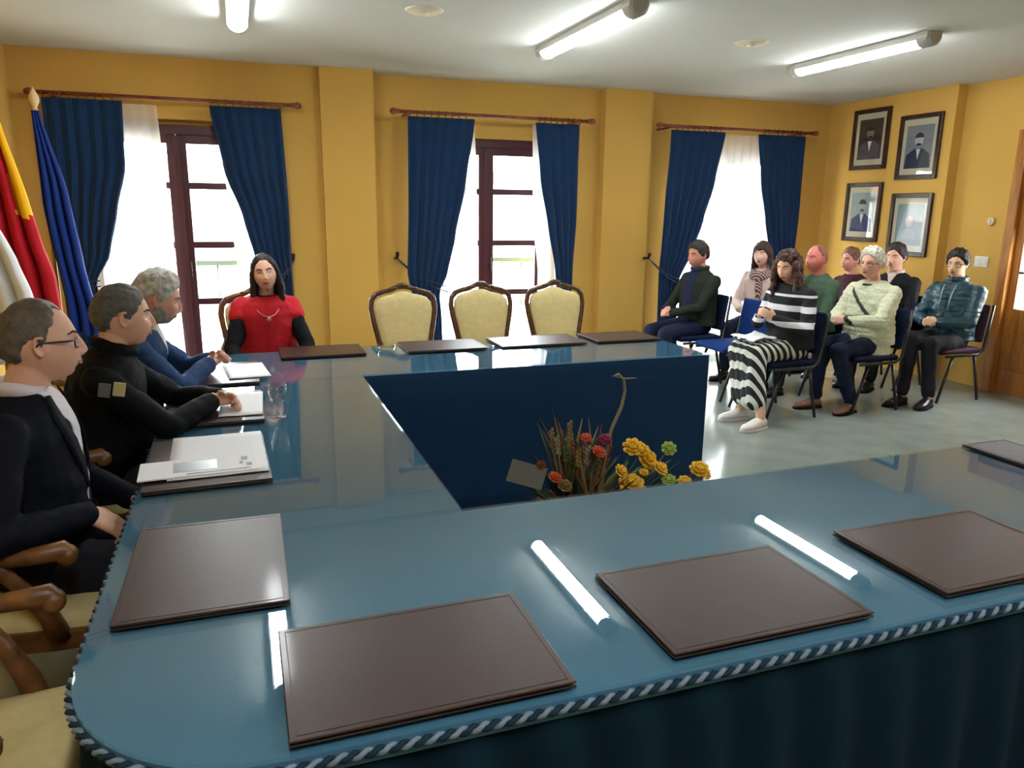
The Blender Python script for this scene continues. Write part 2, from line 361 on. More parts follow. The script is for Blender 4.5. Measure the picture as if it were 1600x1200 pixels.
def rod(x0, x1, label, y=6.98, z=2.435):
    t = thing('curtain_rod', label, 'curtain rod', ((x0 + x1) / 2, y, z), 0, 'curtain rods over the windows'); h = (x1 - x0) / 2
    bm = NB(); tube(bm, [(-h + .03, 0, 0), (h - .03, 0, 0)], .016, 12); obj('pole', bm, RODW, t, True)
    for s in (-1, 1):
        bm = NB(); ellip(bm, (s * h, 0, 0), .035, .03, .03, 12); tube(bm, [(s * (h - .05), 0, 0), (s * (h - .015), 0, 0)], .022, 12); obj('finial', bm, RODW, t, True)
        bm = NB(); box(bm, s * (h - .14) - .012, s * (h - .14) + .012, -.012, .15 if x0 < 0 else .27, -.02, .0); obj('bracket', bm, RODW, t)
    return t
def ring_set(t, xs_):
    for x in xs_:
        bm = NB(); n = 14; tube(bm, [(x, .024 * math.cos(2 * PI * k / n), .024 * math.sin(2 * PI * k / n) - .006) for k in range(n)], .004, 6, True)
        obj('ring', bm, RODW, t, True)
def tie(x_wall, z_wall, x_c, z_c, y, label, yw=7.1):
    t = thing('curtain_tieback', label, 'tieback', (x_wall, yw, z_wall))
    bm = NB(); tube(bm, [(0, .02, 0), (0, -.08, .01), (0, -.1, .06)], [.016, .014, .02]); obj('hook', bm, HOOK, t, True)
    dx = x_c - x_wall; dz = z_c - z_wall; dy = y - yw
    for o_ in (0, .045):
        bm = NB(); tube(bm, [(dx * k / 8, -.09 + (dy - .06) * k / 8 * .8, dz * k / 8 - o_ * math.sin(PI * k / 16) - .04 * math.sin(PI * k / 8)) for k in range(9)], .006, 6); obj('cord', bm, TIE, t, True)
CY = 6.98
def curtain(label, *a, **k):
    o = drape('curtain', *a, NAVYC, None, **k); return tag(o, label, 'curtain', 'navy blue curtains')
ZT = 2.40
r1 = rod(-1.44, .54, 'reddish wooden curtain rod over the window nearest the flags'); ring_set(r1, [-.9 + .06 * k for k in range(9)] + [.3 + .06 * k for k in range(9)])
r2 = rod(1.36, 3.30, 'reddish wooden curtain rod over the middle window between the two pillars'); ring_set(r2, [-.82 + .065 * k for k in range(9)] + [.42 + .06 * k for k in range(8)])
r3 = rod(4.04, 5.98, 'reddish wooden curtain rod over the window behind the audience'); ring_set(r3, [-.76 + .065 * k for k in range(9)] + [.3 + .06 * k for k in range(9)])
# (z, x) profiles measured on the curtain plane
curtain('wide dark navy curtain behind the blue flag, tied back toward the left wall', [(2.4, -1.36), (1.4, -1.36), (1.02, -1.3), (.8, -1.33), (.05, -1.33)],
        [(2.4, -.80), (1.9, -.82), (1.55, -.91), (1.2, -1.0), (.98, -1.12), (.8, -1.1), (.05, -1.02)], ZT, .05, CY, 6, .03)
curtain('navy curtain swept aside behind the dark-haired woman in red', [(2.4, -.16), (1.9, -.08), (1.5, .05), (1.15, .13), (1.0, .24), (.7, .2), (.05, .18)],
        [(2.4, .40), (1.6, .42), (1.0, .42), (.05, .44)], ZT, .05, CY, 6, .03)
curtain('navy curtain on the pillar side of the middle window behind the first empty armchair', [(2.4, 1.49), (1.6, 1.48), (1.0, 1.46), (.8, 1.50), (.6, 1.6), (.05, 1.58)],
        [(2.4, 2.11), (1.8, 2.02), (1.35, 1.92), (1.0, 1.84), (.82, 1.76), (.6, 1.78), (.05, 1.80)], ZT, .05, CY, 6, .03)
curtain('narrow navy curtain gathered behind the third empty armchair', [(2.4, 2.71), (1.9, 2.77), (1.45, 2.86), (1.0, 2.95), (.6, 3.0), (.05, 2.98)],
        [(2.4, 3.17), (1.5, 3.16), (1.0, 3.14), (.05, 3.14)], ZT, .05, CY, 4, .028)
curtain('navy curtain swept aside behind the man in the dark green jacket', [(2.4, 4.18), (1.6, 4.15), (1.0, 4.13), (.7, 4.14), (.05, 4.14)],
        [(2.4, 4.83), (1.9, 4.74), (1.5, 4.63), (1.2, 4.53), (.9, 4.38), (.7, 4.36), (.05, 4.4)], ZT, .05, CY, 6, .03)
curtain('navy curtain hanging nearest the framed portraits, above the scarfed woman', [(2.4, 5.24), (1.9, 5.32), (1.5, 5.42), (1.1, 5.52), (.8, 5.6), (.05, 5.6)],
        [(2.4, 5.84), (1.5, 5.85), (1.1, 5.84), (.05, 5.84)], ZT, .05, CY, 6, .03)
def sheer(label, *a): return tag(drape('sheer_curtain', *a, SHEER, None, thick=0), label, 'sheer curtain', 'white sheer curtains')
sheer('white sheer curtain beside the wide navy curtain next to the flags', [(2.4, -1.2), (.05, -1.2)], [(2.4, -.56), (1.2, -.52), (.05, -.50)], 2.39, .05, 7.05, 7, .02)
sheer('white sheer curtain showing as a sliver beside the navy curtain behind the woman in red', [(2.4, -.12), (1.4, -.05), (1.0, -.02), (.05, -.0)], [(2.4, .36), (.05, .36)], 2.39, .05, 7.05, 5, .018)
sheer('white sheer curtain slanting from the middle window to behind the second empty armchair', [(2.4, 1.5), (.05, 1.5)], [(2.4, 2.14), (2.0, 2.16), (.05, 2.19)], 2.39, .05, 7.08, 7, .02)
sheer('white sheer curtain glowing beside the narrow gathered navy curtain', [(2.4, 2.72), (1.5, 2.74), (1.0, 2.80), (.05, 2.8)], [(2.4, 3.16), (.05, 3.1)], 2.39, .05, 7.08, 5, .018)
sheer('full-width white sheer curtain glowing behind the scarfed woman', [(2.4, 4.25), (.05, 4.25)], [(2.4, 5.82), (.05, 5.82)], 2.39, .05, 7.08, 16, .022)
tie(-1.33, 1.09, -1.08, 1.0, CY, 'cord tieback on a dark hook beside the blue flag')
tie(.44, 1.13, .26, 1.0, CY, 'cord tieback on a dark hook beside the woman in red')
tie(1.40, 1.13, 1.82, .88, CY, 'cord tieback on a dark hook above the first empty armchair', 7.24)
tie(4.02, 1.11, 4.40, .88, CY, 'cord tieback on a dark hook beside the second pillar', 7.1)

# ------------------------------------------------------------------ ceiling fittings
def lamp(x, y0, y1, label):
    t = thing('ceiling_lamp', label, 'ceiling lamp', (x, (y0 + y1) / 2, HC), 0, 'fluorescent ceiling lamps'); h = (y1 - y0) / 2
    bm = NB(); box(bm, -.066, .066, -h, h, -.042, 0, .006); obj('housing', bm, LAMPH, t)
    bm = NB(); R = []
    for yy in (-h + .09, h - .09):
        R.append([Vector((.052 * math.cos(a), yy, -.042 - .043 * math.sin(a))) for a in [PI * k / 12 for k in range(13)]])
    rings(bm, R); obj('diffuser', bm, TUBE, t, angle=40)
    for s in (-1, 1):
        bm = NB(); R = []
        for yy, k_ in ((s * (h - .09), 1.08), (s * (h - .01), 1.08), (s * (h + .01), .8)):
            R.append([Vector((.062 * k_ * math.cos(a), yy, -.03 - .056 * k_ * math.sin(a) if k % 12 else -.0)) for k, a in [(k, PI * k / 12) for k in range(13)]])
        rings(bm, R); obj('end_cap', bm, LAMPCAP, t, angle=40)
lamp(.08, 4.12, 5.62, 'fluorescent lamp on the ceiling nearest the flags, lit')
lamp(2.25, 4.18, 5.66, 'fluorescent lamp on the ceiling above the inside of the table ring, lit')
lamp(4.44, 4.14, 5.52, 'fluorescent lamp on the ceiling above the seated audience, lit')
for x, w_ in ((.08, 'nearest the left wall'), (2.25, 'in its middle'), (4.44, 'nearest the right wall')): lamp(x, -.6, .8, 'unseen fill lamp of the row added behind the camera, ' + w_)  # unseen row of lamps added to fill the room from behind the camera
for x, lb in ((1.16, 'round cream ceiling rosette between the lamp by the flags and the next lamp'), (3.55, 'round cream ceiling rosette before the lamp over the audience')):
    t = thing('ceiling_rosette', lb, 'rosette', (x, 4.9, HC), 0, 'round ceiling rosettes')
    bm = NB(); lathe(bm, [(.001, -.018), (.05, -.018), (.06, -.012), (.1, -.012), (.115, -.004), (.12, 0)], 32); obj('plate', bm, mat('cream_plaster', (214, 205, 180), .7), t, True)
    bm = NB(); lathe(bm, [(.001, -.028), (.025, -.026), (.03, -.018)], 20); obj('cap', bm, mat('cream_plaster', (214, 205, 180), .7), t, True)

# ------------------------------------------------------------------ portraits on the right wall
def portrait(y, z, w, h, label, style):
    t = thing('framed_portrait', label, 'picture', (6.40, y, z), 0, 'framed portraits')
    hw, hh, f = w / 2, h / 2, .045
    # face looks to -x
    bm = NB(); box(bm, -.03, 0, -hw, -hw + f, -hh, hh, .006); box(bm, -.03, 0, hw - f, hw, -hh, hh, .006); box(bm, -.03, 0, -hw + f, hw - f, -hh, -hh + f, .006); box(bm, -.03, 0, -hw + f, hw - f, hh - f, hh, .006)
    obj('frame', bm, PICF, t)
    bm = NB(); box(bm, -.012, -.002, -hw + f, hw - f, -hh + f, hh - f); obj('mat_board', bm, MATB, t)
    pw, ph = hw - f - .045, hh - f - .06
    bgc, suit, face, hair = style
    bm = NB(); box(bm, -.014, -.012, -pw, pw, -ph, ph); p = obj('photograph', bm, bgc, t)
    def flat(pts, x, m_, nm):
        bm = NB(); vs = [bm.verts.new((x, a, c)) for a, c in pts]; g = bm.faces.new(vs)
        r = bmesh.ops.extrude_face_region(bm, geom=[g]); bmesh.ops.translate(bm, vec=(-.0008, 0, 0), verts=[v for v in r['geom'] if isinstance(v, bmesh.types.BMVert)])
        bmesh.ops.recalc_face_normals(bm, faces=bm.faces); obj(nm, bm, m_, p)
    E = lambda cy, cz, ry, rz, n=20: [(cy + ry * math.cos(2 * PI * k / n), cz + rz * math.sin(2 * PI * k / n)) for k in range(n)]
    if suit:
        flat([(-pw * .95, -ph), (-pw * .85, -ph * .35), (-pw * .3, -ph * .08), (pw * .3, -ph * .08), (pw * .85, -ph * .35), (pw * .95, -ph)], -.0142, suit, 'coat')
        flat([(-pw * .16, -ph * .1), (0, -ph * .6), (pw * .16, -ph * .1)], -.0152, mat('photo_white', (200, 202, 206), .5), 'shirt_front')
        flat(E(0, ph * .3, pw * .32, ph * .3), -.0152, face, 'face')
        flat([(q[0], max(q[1], ph * .42)) for q in E(0, ph * .36, pw * .35, ph * .3)], -.0162, hair, 'hair')
        flat(E(0, ph * .1, pw * .2, ph * .07, 10), -.0162, hair, 'moustache')
    else:
        flat(E(0, -ph * .1, pw * .8, ph * .75), -.0142, mat('photo_wash', (158, 168, 168), .5), 'oval')
        flat([(-pw * .6, -ph * .7), (-pw * .45, -ph * .3), (0, -ph * .15), (pw * .45, -ph * .3), (pw * .6, -ph * .7)], -.0152, mat('photo_pale_coat', (140, 152, 162), .5), 'coat')
        flat(E(0, ph * .15, pw * .3, ph * .26), -.0152, mat('photo_pale_face', (184, 190, 188), .5), 'face')
    bm = NB(); box(bm, -.020, -.0185, -hw + f, hw - f, -hh + f, hh - f); obj('glazing', bm, GLASS_W, t)
PH = lambda n, c: mat('photo_' + n, c, .5)
portrait(6.62, 2.365, .50, .62, 'dark sepia framed portrait, higher of the two nearest the room corner', (PH('dark', (52, 44, 46)), PH('mauve_coat', (78, 70, 86)), PH('dim_face', (116, 100, 98)), PH('darkhair', (34, 28, 32))))
portrait(5.98, 2.245, .50, .62, 'framed black and white portrait with a white beard and dark coat, beside the wall edge', (PH('grey', (120, 122, 132)), PH('navy_coat', (34, 36, 66)), PH('pale_face', (176, 170, 170)), PH('darkhair', (34, 28, 32))))
portrait(6.62, 1.61, .50, .62, 'framed portrait of a moustached man in a blue suit, lower one nearest the corner', (PH('greygreen', (136, 146, 142)), PH('blue_coat', (26, 36, 92)), PH('mid_face', (150, 156, 152)), PH('darkhair', (34, 28, 32))))
portrait(5.98, 1.49, .50, .62, 'faded pale oval framed portrait just above the dark-haired man', (PH('wash', (128, 142, 146)), None, None, None))
t = thing('light_switch', 'white double light switch beside the wooden door', 'switch', (XR, 5.22, 1.17)); bm = NB(); box(bm, -.012, 0, -.07, .07, -.05, .05, .004); obj('plate', bm, WHITEP, t)
for s in (-1, 1): bm = NB(); box(bm, -.018, -.012, s * .03 - .024, s * .03 + .024, -.035, .035, .003); obj('rocker', bm, WHITEP, t)
t = thing('thermostat', 'small round cream thermostat on the wall above the light switch', 'thermostat', (XR, 5.18, 1.54))
bm = NB(); lathe(bm, [(.001, .03), (.03, .03), (.038, .022), (.042, 0)], 24); bmesh.ops.rotate(bm, matrix=Matrix.Rotation(-PI / 2, 3, 'Y'), verts=bm.verts); obj('casing', bm, mat('cream_plastic', (205, 190, 140), .4), t, True)
bm = NB(); lathe(bm, [(.001, .04), (.014, .04), (.016, .029)], 16); bmesh.ops.rotate(bm, matrix=Matrix.Rotation(-PI / 2, 3, 'Y'), verts=bm.verts); obj('dial', bm, WHITEP, t, True)

# ------------------------------------------------------------------ conference table (a U open to the audience side)
TX0, TX1, TXF, TY0, TYI, TYJ, TY1 = -.34, .552, 2.70, 1.075, 1.957, 3.83, 4.655
FX1 = 2.64
def arc(cx, cy, r, a0, a1, n=12): return [(cx + r * math.cos(math.radians(lerp(a0, a1, k / n))), cy + r * math.sin(math.radians(lerp(a0, a1, k / n)))) for k in range(n + 1)]
RC = .36
def outline(e=0.0):      # outer perimeter then inner; e shrinks inwards
    r = RC
    p = [(FX1 - e, TYJ + e)] + [(FX1 - e, TY1 - e)] + arc(TX0 + r, TY1 - r, r - e, 90, 180) + arc(TX0 + r, TY0 + r, r - e, 180, 270, 16) + [(TXF - e, TY0 + e), (TXF - e, TYI - e), (TX1 - e, TYI - e), (TX1 - e, TYJ + e)]
    return p
tb = thing('conference_table', 'large U-shaped meeting table under teal cloth, pleated skirt and glass sheets', 'table', (0, 0, 0))
bm = NB(); prism(bm, outline(.0), .715, .751); obj('tabletop', bm, CLOTH, tb)
GZ0, GZ1 = .7515, .7595
g = .002
bm = NB(); prism(bm, arc(TX0 + RC, TY0 + RC, RC, 180, 270, 16) + [(TXF, TY0), (TXF, TYI - g), (TX0, TYI - g)], GZ0, GZ1); obj('glass_sheet', bm, GLASS_T, tb)
bm = NB(); prism(bm, [(TX0, TYI + g), (TX1, TYI + g), (TX1, TYJ - .02), (TX0, TYJ - .02)], GZ0, GZ1); obj('glass_sheet', bm, GLASS_T, tb)
bm = NB(); prism(bm, [(TX0, TYJ - .016), (TX1, TYJ - .016), (TX1, TYJ), (FX1, TYJ), (FX1, TY1)] + arc(TX0 + RC, TY1 - RC, RC, 90, 180), GZ0, GZ1); obj('glass_sheet', bm, GLASS_T, tb)
def walk(path, step):
    out = []; acc = 0.0
    for (x0, y0), (x1, y1) in zip(path, path[1:]):
        L = math.hypot(x1 - x0, y1 - y0); t = acc
        while t < L: out.append((x0 + (x1 - x0) * t / L, y0 + (y1 - y0) * t / L, (y1 - y0) / L, -(x1 - x0) / L)); t += step
        acc = t - L
    return out
outer = [(FX1, TY1)] + arc(TX0 + RC, TY1 - RC, RC, 90, 180) + arc(TX0 + RC, TY0 + RC, RC, 180, 270, 16) + [(TXF, TY0), (TXF, TYI)]
W = walk(outer, .012); R = []; s = 0
bm = NB(); V = []
for i, (x, y, nx, ny) in enumerate(W):
    s = i * .012; row = []
    for j in range(9):
        z = lerp(.728, .012, j / 8); t = j / 8
        dn = max(0, 1 - abs(s - 6.55) / .9); am = .005 + (.016 + .006 * dn) * t ** .6 + .004 * noise.noise(Vector((s * 1.2, 0, 2)))
        kk = 2 * PI * s / .16 + 4.5 * noise.noise(Vector((s * 1.1, t * .5, 0)))
        o_ = -.014 + am * math.sin(kk) + .012 * t * noise.noise(Vector((s * 3, 0, 5)))
        row.append(bm.verts.new((x + nx * o_, y + ny * o_, z)))
    V.append(row)
for a, b_ in zip(V, V[1:]):
    for j in range(8): bm.faces.new((a[j], b_[j], b_[j + 1], a[j + 1]))
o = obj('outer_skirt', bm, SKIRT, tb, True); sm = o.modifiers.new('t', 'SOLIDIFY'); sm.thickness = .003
for path, nm in (([(TXF - .01, TYI + .002), (TX1 + .002, TYI + .002)], 0), ([(TX1 + .002, TYI + .002), (TX1 + .002, TYJ - .002)], 1), ([(TX1 + .002, TYJ - .002), (FX1 + .002, TYJ - .002)], 2), ([(FX1 + .002, TYJ - .002), (FX1 + .002, TY1)], 3)):
    W = walk(path, .03); bm = NB(); V = []
    for i, (x, y, nx, ny) in enumerate(W + [(*path[-1], W[-1][2], W[-1][3])]):
        row = []; trail = nm == 2
        for j in range(5):
            z = lerp(.750, .012, j / 4); o_ = .003 * (j / 4) * math.sin(i * .9)
            row.append(bm.verts.new((x + nx * o_, y + ny * o_, z)))
        if trail:                                      # the far panel is too long and lies on the floor in front of the table
            e_ = min(1, (path[1][0] - x) / .12, 1); w_ = (.17 + .02 * math.sin(i * .7)) * math.sqrt(max(0.02, e_)); sg = -1 if ny * -1 > 0 else 1
            row.append(bm.verts.new((x, y - .02, .007))); row.append(bm.verts.new((x, y - w_, .006)))
        V.append(row)
    for a, b_ in zip(V, V[1:]):
        for j in range(len(a) - 1): bm.faces.new((a[j], b_[j], b_[j + 1], a[j + 1]))
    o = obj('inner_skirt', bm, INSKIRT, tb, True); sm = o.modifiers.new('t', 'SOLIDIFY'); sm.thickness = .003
W = walk(outer, .0045)
for k, m_ in ((0, ROPE_L), (1, ROPE_D)):
    pts = []
    for i, (x, y, nx, ny) in enumerate(W):
        th = 2 * PI * i * .0045 / .040 + k * PI
        o_ = .005 + .0045 * math.cos(th); pts.append((x + nx * o_, y + ny * o_, .737 + .0045 * math.sin(th)))
    bm = NB(); tube(bm, pts, .0052, 5); o = obj('rope_trim', bm, m_, tb, True); o['label'] = ('light grey' if k == 0 else 'dark blue') + ' strand of the twisted rope trim'

# ------------------------------------------------------------------ desk folders
def folder(x, y, rz, label, w=.49, h=.35, m_=LEATHER, th=.012, lift=0.0):
    t = thing('desk_folder', label, 'folder', (x, y, .7597 + lift), rz, 'brown leather desk folders' if m_ is LEATHER else None)
    hw, hh = w / 2, h / 2
    bm = NB(); box(bm, -hw, hw, -hh, hh, 0, .0035, .0015); obj('bottom_cover', bm, LEATHER_E, t)
    bm = NB(); box(bm, -hw + .006, hw - .006, -hh + .006, hh - .006, .0036, th - .004); obj('sheets', bm, mat('folder_lining', (96, 88, 80), .7), t)
    bm = NB(); box(bm, -hw, hw, -hh, hh, th - .0038, th, .002)
    obj('top_cover', bm, m_, t)
    bm = NB(); e = .012
    for a in ((-hw + e, hw - e, -hh + e, -hh + e + .0015), (-hw + e, hw - e, hh - e - .0015, hh - e), (-hw + e, -hw + e + .0015, -hh + e, hh - e), (hw - e - .0015, hw - e, -hh + e, hh - e)): box(bm, *a, th, th + .0006)
    obj('stitching', bm, mat('dark_stitch', (56, 36, 30), .5), t)
    return t
folder(.272, 1.262, 0.0, 'brown leather desk folder at the table edge directly before the camera, at the rounded corner', .50, .345)
folder(.98, 1.282, 0.0, 'brown leather desk folder on the near table between the two lamp reflections', .49, .35)
folder(1.69, 1.296, 0.0, 'brown leather desk folder on the near table cut by the right picture edge', .49, .355)
folder(-.12, 1.805, PI / 2 - .01, 'brown leather desk folder before the empty armchair at the near corner of the table', .50, .352)
folder(-.145, 2.61, PI / 2 + .03, 'brown desk folder under the stack of white documents of the man in glasses', .53, .375)
folder(-.14, 3.33, PI / 2, 'brown desk folder under the hands of the man in black', .52, .38)
folder(-.13, 4.03, PI / 2, 'brown desk folder under the papers of the grey-haired man in blue', .52, .36)
folder(.42, 4.525, 0.0, 'brown desk folder before the woman in red on the far table', .48, .33)
folder(1.15, 4.51, 0.0, 'brown desk folder on the far table before the empty armchair nearest the woman', .50, .35)
folder(1.78, 4.51, 0.0, 'brown desk folder shining white with window light before the third empty armchair', .58, .35)
folder(2.38, 4.51, 0.0, 'brown desk folder at the far table end beside the man in dark green', .46, .34)
folder(2.585, 1.80, 0.0, 'dark grey textured folder at the right end of the near table', .21, .31, GREYL, .010)

# ------------------------------------------------------------------ papers, glasses
def paper(x, y, rz, w, h, label, z, cat='paper', m_=PAPER, th=.002, name='paper_sheet'):
    bm = NB(); N = 8; V = [[bm.verts.new((lerp(-w / 2, w / 2, i / N), lerp(-h / 2, h / 2, j / N), .0015 + .0015 * noise.noise(Vector((i * .4, j * .4, x * 7))))) for i in range(N + 1)] for j in range(N + 1)]
    for j in range(N):
        for i in range(N): bm.faces.new((V[j][i], V[j][i + 1], V[j + 1][i + 1], V[j + 1][i]))
    o = obj(name, bm, m_, None, True); s = o.modifiers.new('t', 'SOLIDIFY'); s.thickness = th; s.offset = 1
    o.location = (x, y, z); o.rotation_euler = (0, 0, rz); return tag(o, label, cat)
ZP = .7735
paper(-.01, 4.03, .1, .2, .36, 'white paper sheet before the grey-haired man in blue', ZP)
paper(-.035, 3.33, -.03, .17, .40, 'white paper sheet half under the clasped hands of the man in black', ZP)
paper(-.115, 2.64, .03, .30, .46, 'white paper lying flat beneath the window envelope', ZP, th=.003)
e = thing('envelope', 'long white envelope with grey window and black print on the paper stack', 'envelope', (-.145, 2.50, ZP + .006), .05)
bm = NB(); box(bm, -.20, .15, -.085, .085, 0, .006, .002); obj('envelope_body', bm, PAPER, e)
bm = NB(); box(bm, -.10, .03, -.045, .05, .006, .0068); obj('address_window', bm, mat('grey_film', (146, 152, 152), .25), e)
INK = mat('black_ink', (26, 30, 36), .5)
for a in ((.105, .125, .015, .05), (.118, .135, -.045, -.02), (.098, .108, -.02, .0)):
    bm = NB(); box(bm, *a, .006, .0067); obj('printed_mark', bm, INK, e)
bm = NB(); box(bm, -.06, .13, -.074, -.068, .006, .0066); obj('printed_line', bm, INK, e)
def goblet(x, y, label, prof_, cat):
    t = thing('drinking_glass', label, cat, (x, y, .7597)); bm = NB(); lathe(bm, prof_, 28); obj('bowl', bm, GLASS_C, t, True); return t
goblet(.105, 3.12, 'clear drinking glass on the table beside the paper of the man in black', [(.001, 0), (.030, 0), (.031, .004), (.006, .010), (.005, .045), (.012, .052), (.030, .075), (.036, .11), (.0365, .135), (.035, .135), (.033, .11), (.027, .078), (.001, .056)], 'glass')
t = thing('glass_ashtray', 'small clear glass ashtray on the far table between two brown folders', 'ashtray', (.80, 4.50, .7597))
bm = NB(); lathe(bm, [(.001, 0), (.05, 0), (.062, .03), (.055, .034), (.048, .012), (.001, .010)], 8); obj('bowl', bm, GLASS_C, t)

# ------------------------------------------------------------------ carved armchairs
def shield(sc=1.0, dz=0.0, n=10):
    half = [(.0, 1.055), (.045, 1.05), (.085, 1.03), (.14, 1.018), (.19, 1.0), (.222, .96), (.23, .90), (.222, .83), (.205, .74), (.19, .66), (.18, .60), (.15, .575), (.0, .57)]
    cz = .80
    pts = [(y * sc, cz + (z - cz) * sc + dz) for y, z in half]
    return pts + [(-y, z) for y, z in reversed(pts[1:-1])]
def armchair(label, wood_m, loc, rz, arms=True):       # faces +x; origin on floor below seat centre
    t = thing('carved_armchair', label, 'armchair', loc, rz, 'carved wooden armchairs')
    lean = lambda z: -.235 - (z - .5) * .16
    out = shield(); P = [Vector((lean(z), y, z)) for y, z in out]
    Pd = []
    for i in range(len(P)):
        a = P[i]; b_ = P[(i + 1) % len(P)]; Pd += [a, (a + b_) / 2]
    bm = NB(); tube(bm, Pd, .019, 10, True); ellip(bm, (lean(1.06) + .005, 0, 1.062), .02, .05, .022, 12)
    for s in (-1, 1): ellip(bm, (lean(1.03) + .008, s * .07, 1.04), .016, .04, .014, 10)
    obj('back_frame', bm, wood_m, t, True)
    inn = shield(.90, -.008)
    bm = NB(); R = []
    for off, k in ((-.012, .96), (-.012, 1.0), (.012, 1.0), (.026, .93), (.034, .75), (.038, .4), (.039, .05)):
        cy, cz = 0, .79; R.append([Vector((lean(cz + (z - cz) * k) + off, y * k, cz + (z - cz) * k)) for y, z in inn])
    rings(bm, R); obj('back_cushion', bm, CREAM, t, angle=60)
    seat = [(-.23, .19), (-.1, .215), (.1, .24), (.22, .25), (.262, .21), (.272, .1), (.275, 0)]
    sp = seat + [(x, -y) for x, y in reversed(seat[:-1])]
    bm = NB(); prism(bm, sp, .385, .445); bmesh.ops.bevel(bm, geom=[e_ for e_ in bm.edges], offset=.006, segments=2, affect='EDGES'); obj('seat_rail', bm, wood_m, t, angle=40)
    bm = NB(); R = []
    for z, k in ((.43, .94), (.46, .95), (.478, .90), (.488, .75), (.492, .4), (.493, .05)): R.append([Vector((x * k, y * k, z)) for x, y in sp])
    rings(bm, R); obj('seat_cushion', bm, CREAM, t, angle=60)
    for s in (-1, 1):
        bm = NB(); tube(bm, [(.225, s * .2, .40), (.25, s * .215, .33), (.245, s * .21, .2), (.225, s * .2, .08), (.24, s * .205, .03), (.25, s * .21, 0.0)], [.032, .034, .024, .016, .017, .02], 10); obj('leg', bm, wood_m, t, True)
        bm = NB(); tube(bm, [(lean(.60), s * .175, .62), (-.225, s * .18, .44), (-.24, s * .18, .2), (-.29, s * .185, 0.0)], [.02, .024, .02, .016], 10); obj('leg', bm, wood_m, t, True)
        if arms:
            bm = NB(); a = [(lean(.80), s * .21, .745), (-.16, s * .245, .70), (-.02, s * .27, .685), (.1, s * .275, .69), (.165, s * .27, .695), (.19, s * .268, .675)]
            tube(bm, a, [.016, .018, .021, .024, .028, .018], 10); ellip(bm, (.172, s * .268, .68), .028, .03, .03, 12); obj('arm', bm, wood_m, t, True)
            bm = NB(); tube(bm, [(.125, s * .235, .42), (.105, s * .246, .5), (.06, s * .262, .59), (.02, s * .27, .65), (.01, s * .272, .69)], [.030, .027, .020, .019, .023], 10); obj('arm_support', bm, wood_m, t, True)
    return t
armchair('empty carved armchair behind the far table, nearest the woman in red', WOODC, (1.125, 5.27, 0), -PI / 2, False)
armchair('middle one of three empty carved armchairs behind the far table', WOODC, (1.735, 5.27, 0), -PI / 2, False)
armchair('empty carved armchair behind the far table, nearest the dark green jacket man', WOODC, (2.355, 5.27, 0), -PI / 2, False)
for o in [q for q in bpy.data.objects if q.get('category') == 'armchair']: o.scale = (1, 1.05, .975)
armchair('carved armchair occupied by the woman in red', WOODL, (.10, 5.0, 0), -PI / 2 + .05)
armchair('empty golden wood armchair with yellow seat at the near corner of the table', WOODL, (-.645, 1.63, 0), 0)
armchair('golden wood armchair occupied by the man in glasses and dark suit', WOODL, (-.665, 2.43, 0), 0)
armchair('carved armchair occupied by the man in black with chest badge', WOODL, (-.70, 3.28, 0), 0)
armchair('carved armchair occupied by the grey-haired man in blue', WOODL, (-.68, 4.02, 0), 0)

# ------------------------------------------------------------------ stacking chairs of the audience
def stack_chair(label, loc, rz, pad=BLUEPAD):
    t = thing('stacking_chair', label, 'chair', loc, rz, 'blue upholstered stacking chairs')
    bm = NB(); box(bm, -.21, .23, -.225, .225, .425, .475, .02); obj('seat', bm, pad, t, angle=50)
    bm = NB(); box(bm, -.02, .02, -.21, .21, -.17, .16, .018); 
    for v in bm.verts: v.co.x -= .25 * v.co.y * v.co.y * -1.0 * .8
    bmesh.ops.transform(bm, matrix=Matrix.Translation((-.255, 0, .68)) @ Matrix.Rotation(-.14, 4, 'Y'), verts=bm.verts); obj('backrest', bm, pad, t, angle=50)
    for s in (-1, 1):
        bm = NB(); tube(bm, [(.24, s * .235, 0.01), (.17, s * .225, .2), (.09, s * .215, .41)], .0125, 8); obj('leg', bm, BLACKM, t, True)
        bm = NB(); tube(bm, [(-.235, s * .235, .01), (-.19, s * .225, .22), (-.15, s * .215, .41)], .0125, 8); obj('leg', bm, BLACKM, t, True)
        bm = NB(); tube(bm, [(.2, s * .235, .415), (-.16, s * .235, .415), (-.22, s * .235, .45), (-.25, s * .232, .6), (-.285, s * .226, .84)], .0125, 8); obj('side_frame', bm, BLACKM, t, True)
    return t
AUD = [  # x, y, chair label
    (4.0, 4.88, 'blue stacking chair under the woman in zebra-striped clothes', DARKPAD),
    (4.03, 5.52, 'empty royal blue stacking chair between the dark green jacket man and the striped woman', BLUEPAD),
    (3.98, 6.12, 'stacking chair under the man in the dark green jacket', DARKPAD),
    (4.82, 4.86, 'stacking chair under the white-haired woman in a cream cardigan', DARKPAD),
    (4.84, 5.50, 'stacking chair under the balding person in a green jacket', DARKPAD),
    (4.84, 6.20, 'stacking chair under the woman in a checked scarf', DARKPAD),
    (5.80, 4.92, 'plum blue stacking chair under the man in teal jacket, by the door', MAROONPAD),
    (5.80, 5.52, 'stacking chair under the dark-haired man in black below the portraits', DARKPAD),
    (5.78, 6.10, 'stacking chair under the person in a maroon jacket', DARKPAD)]
for x, y, lb, pm in AUD: stack_chair(lb, (x, y, 0), PI, pm)

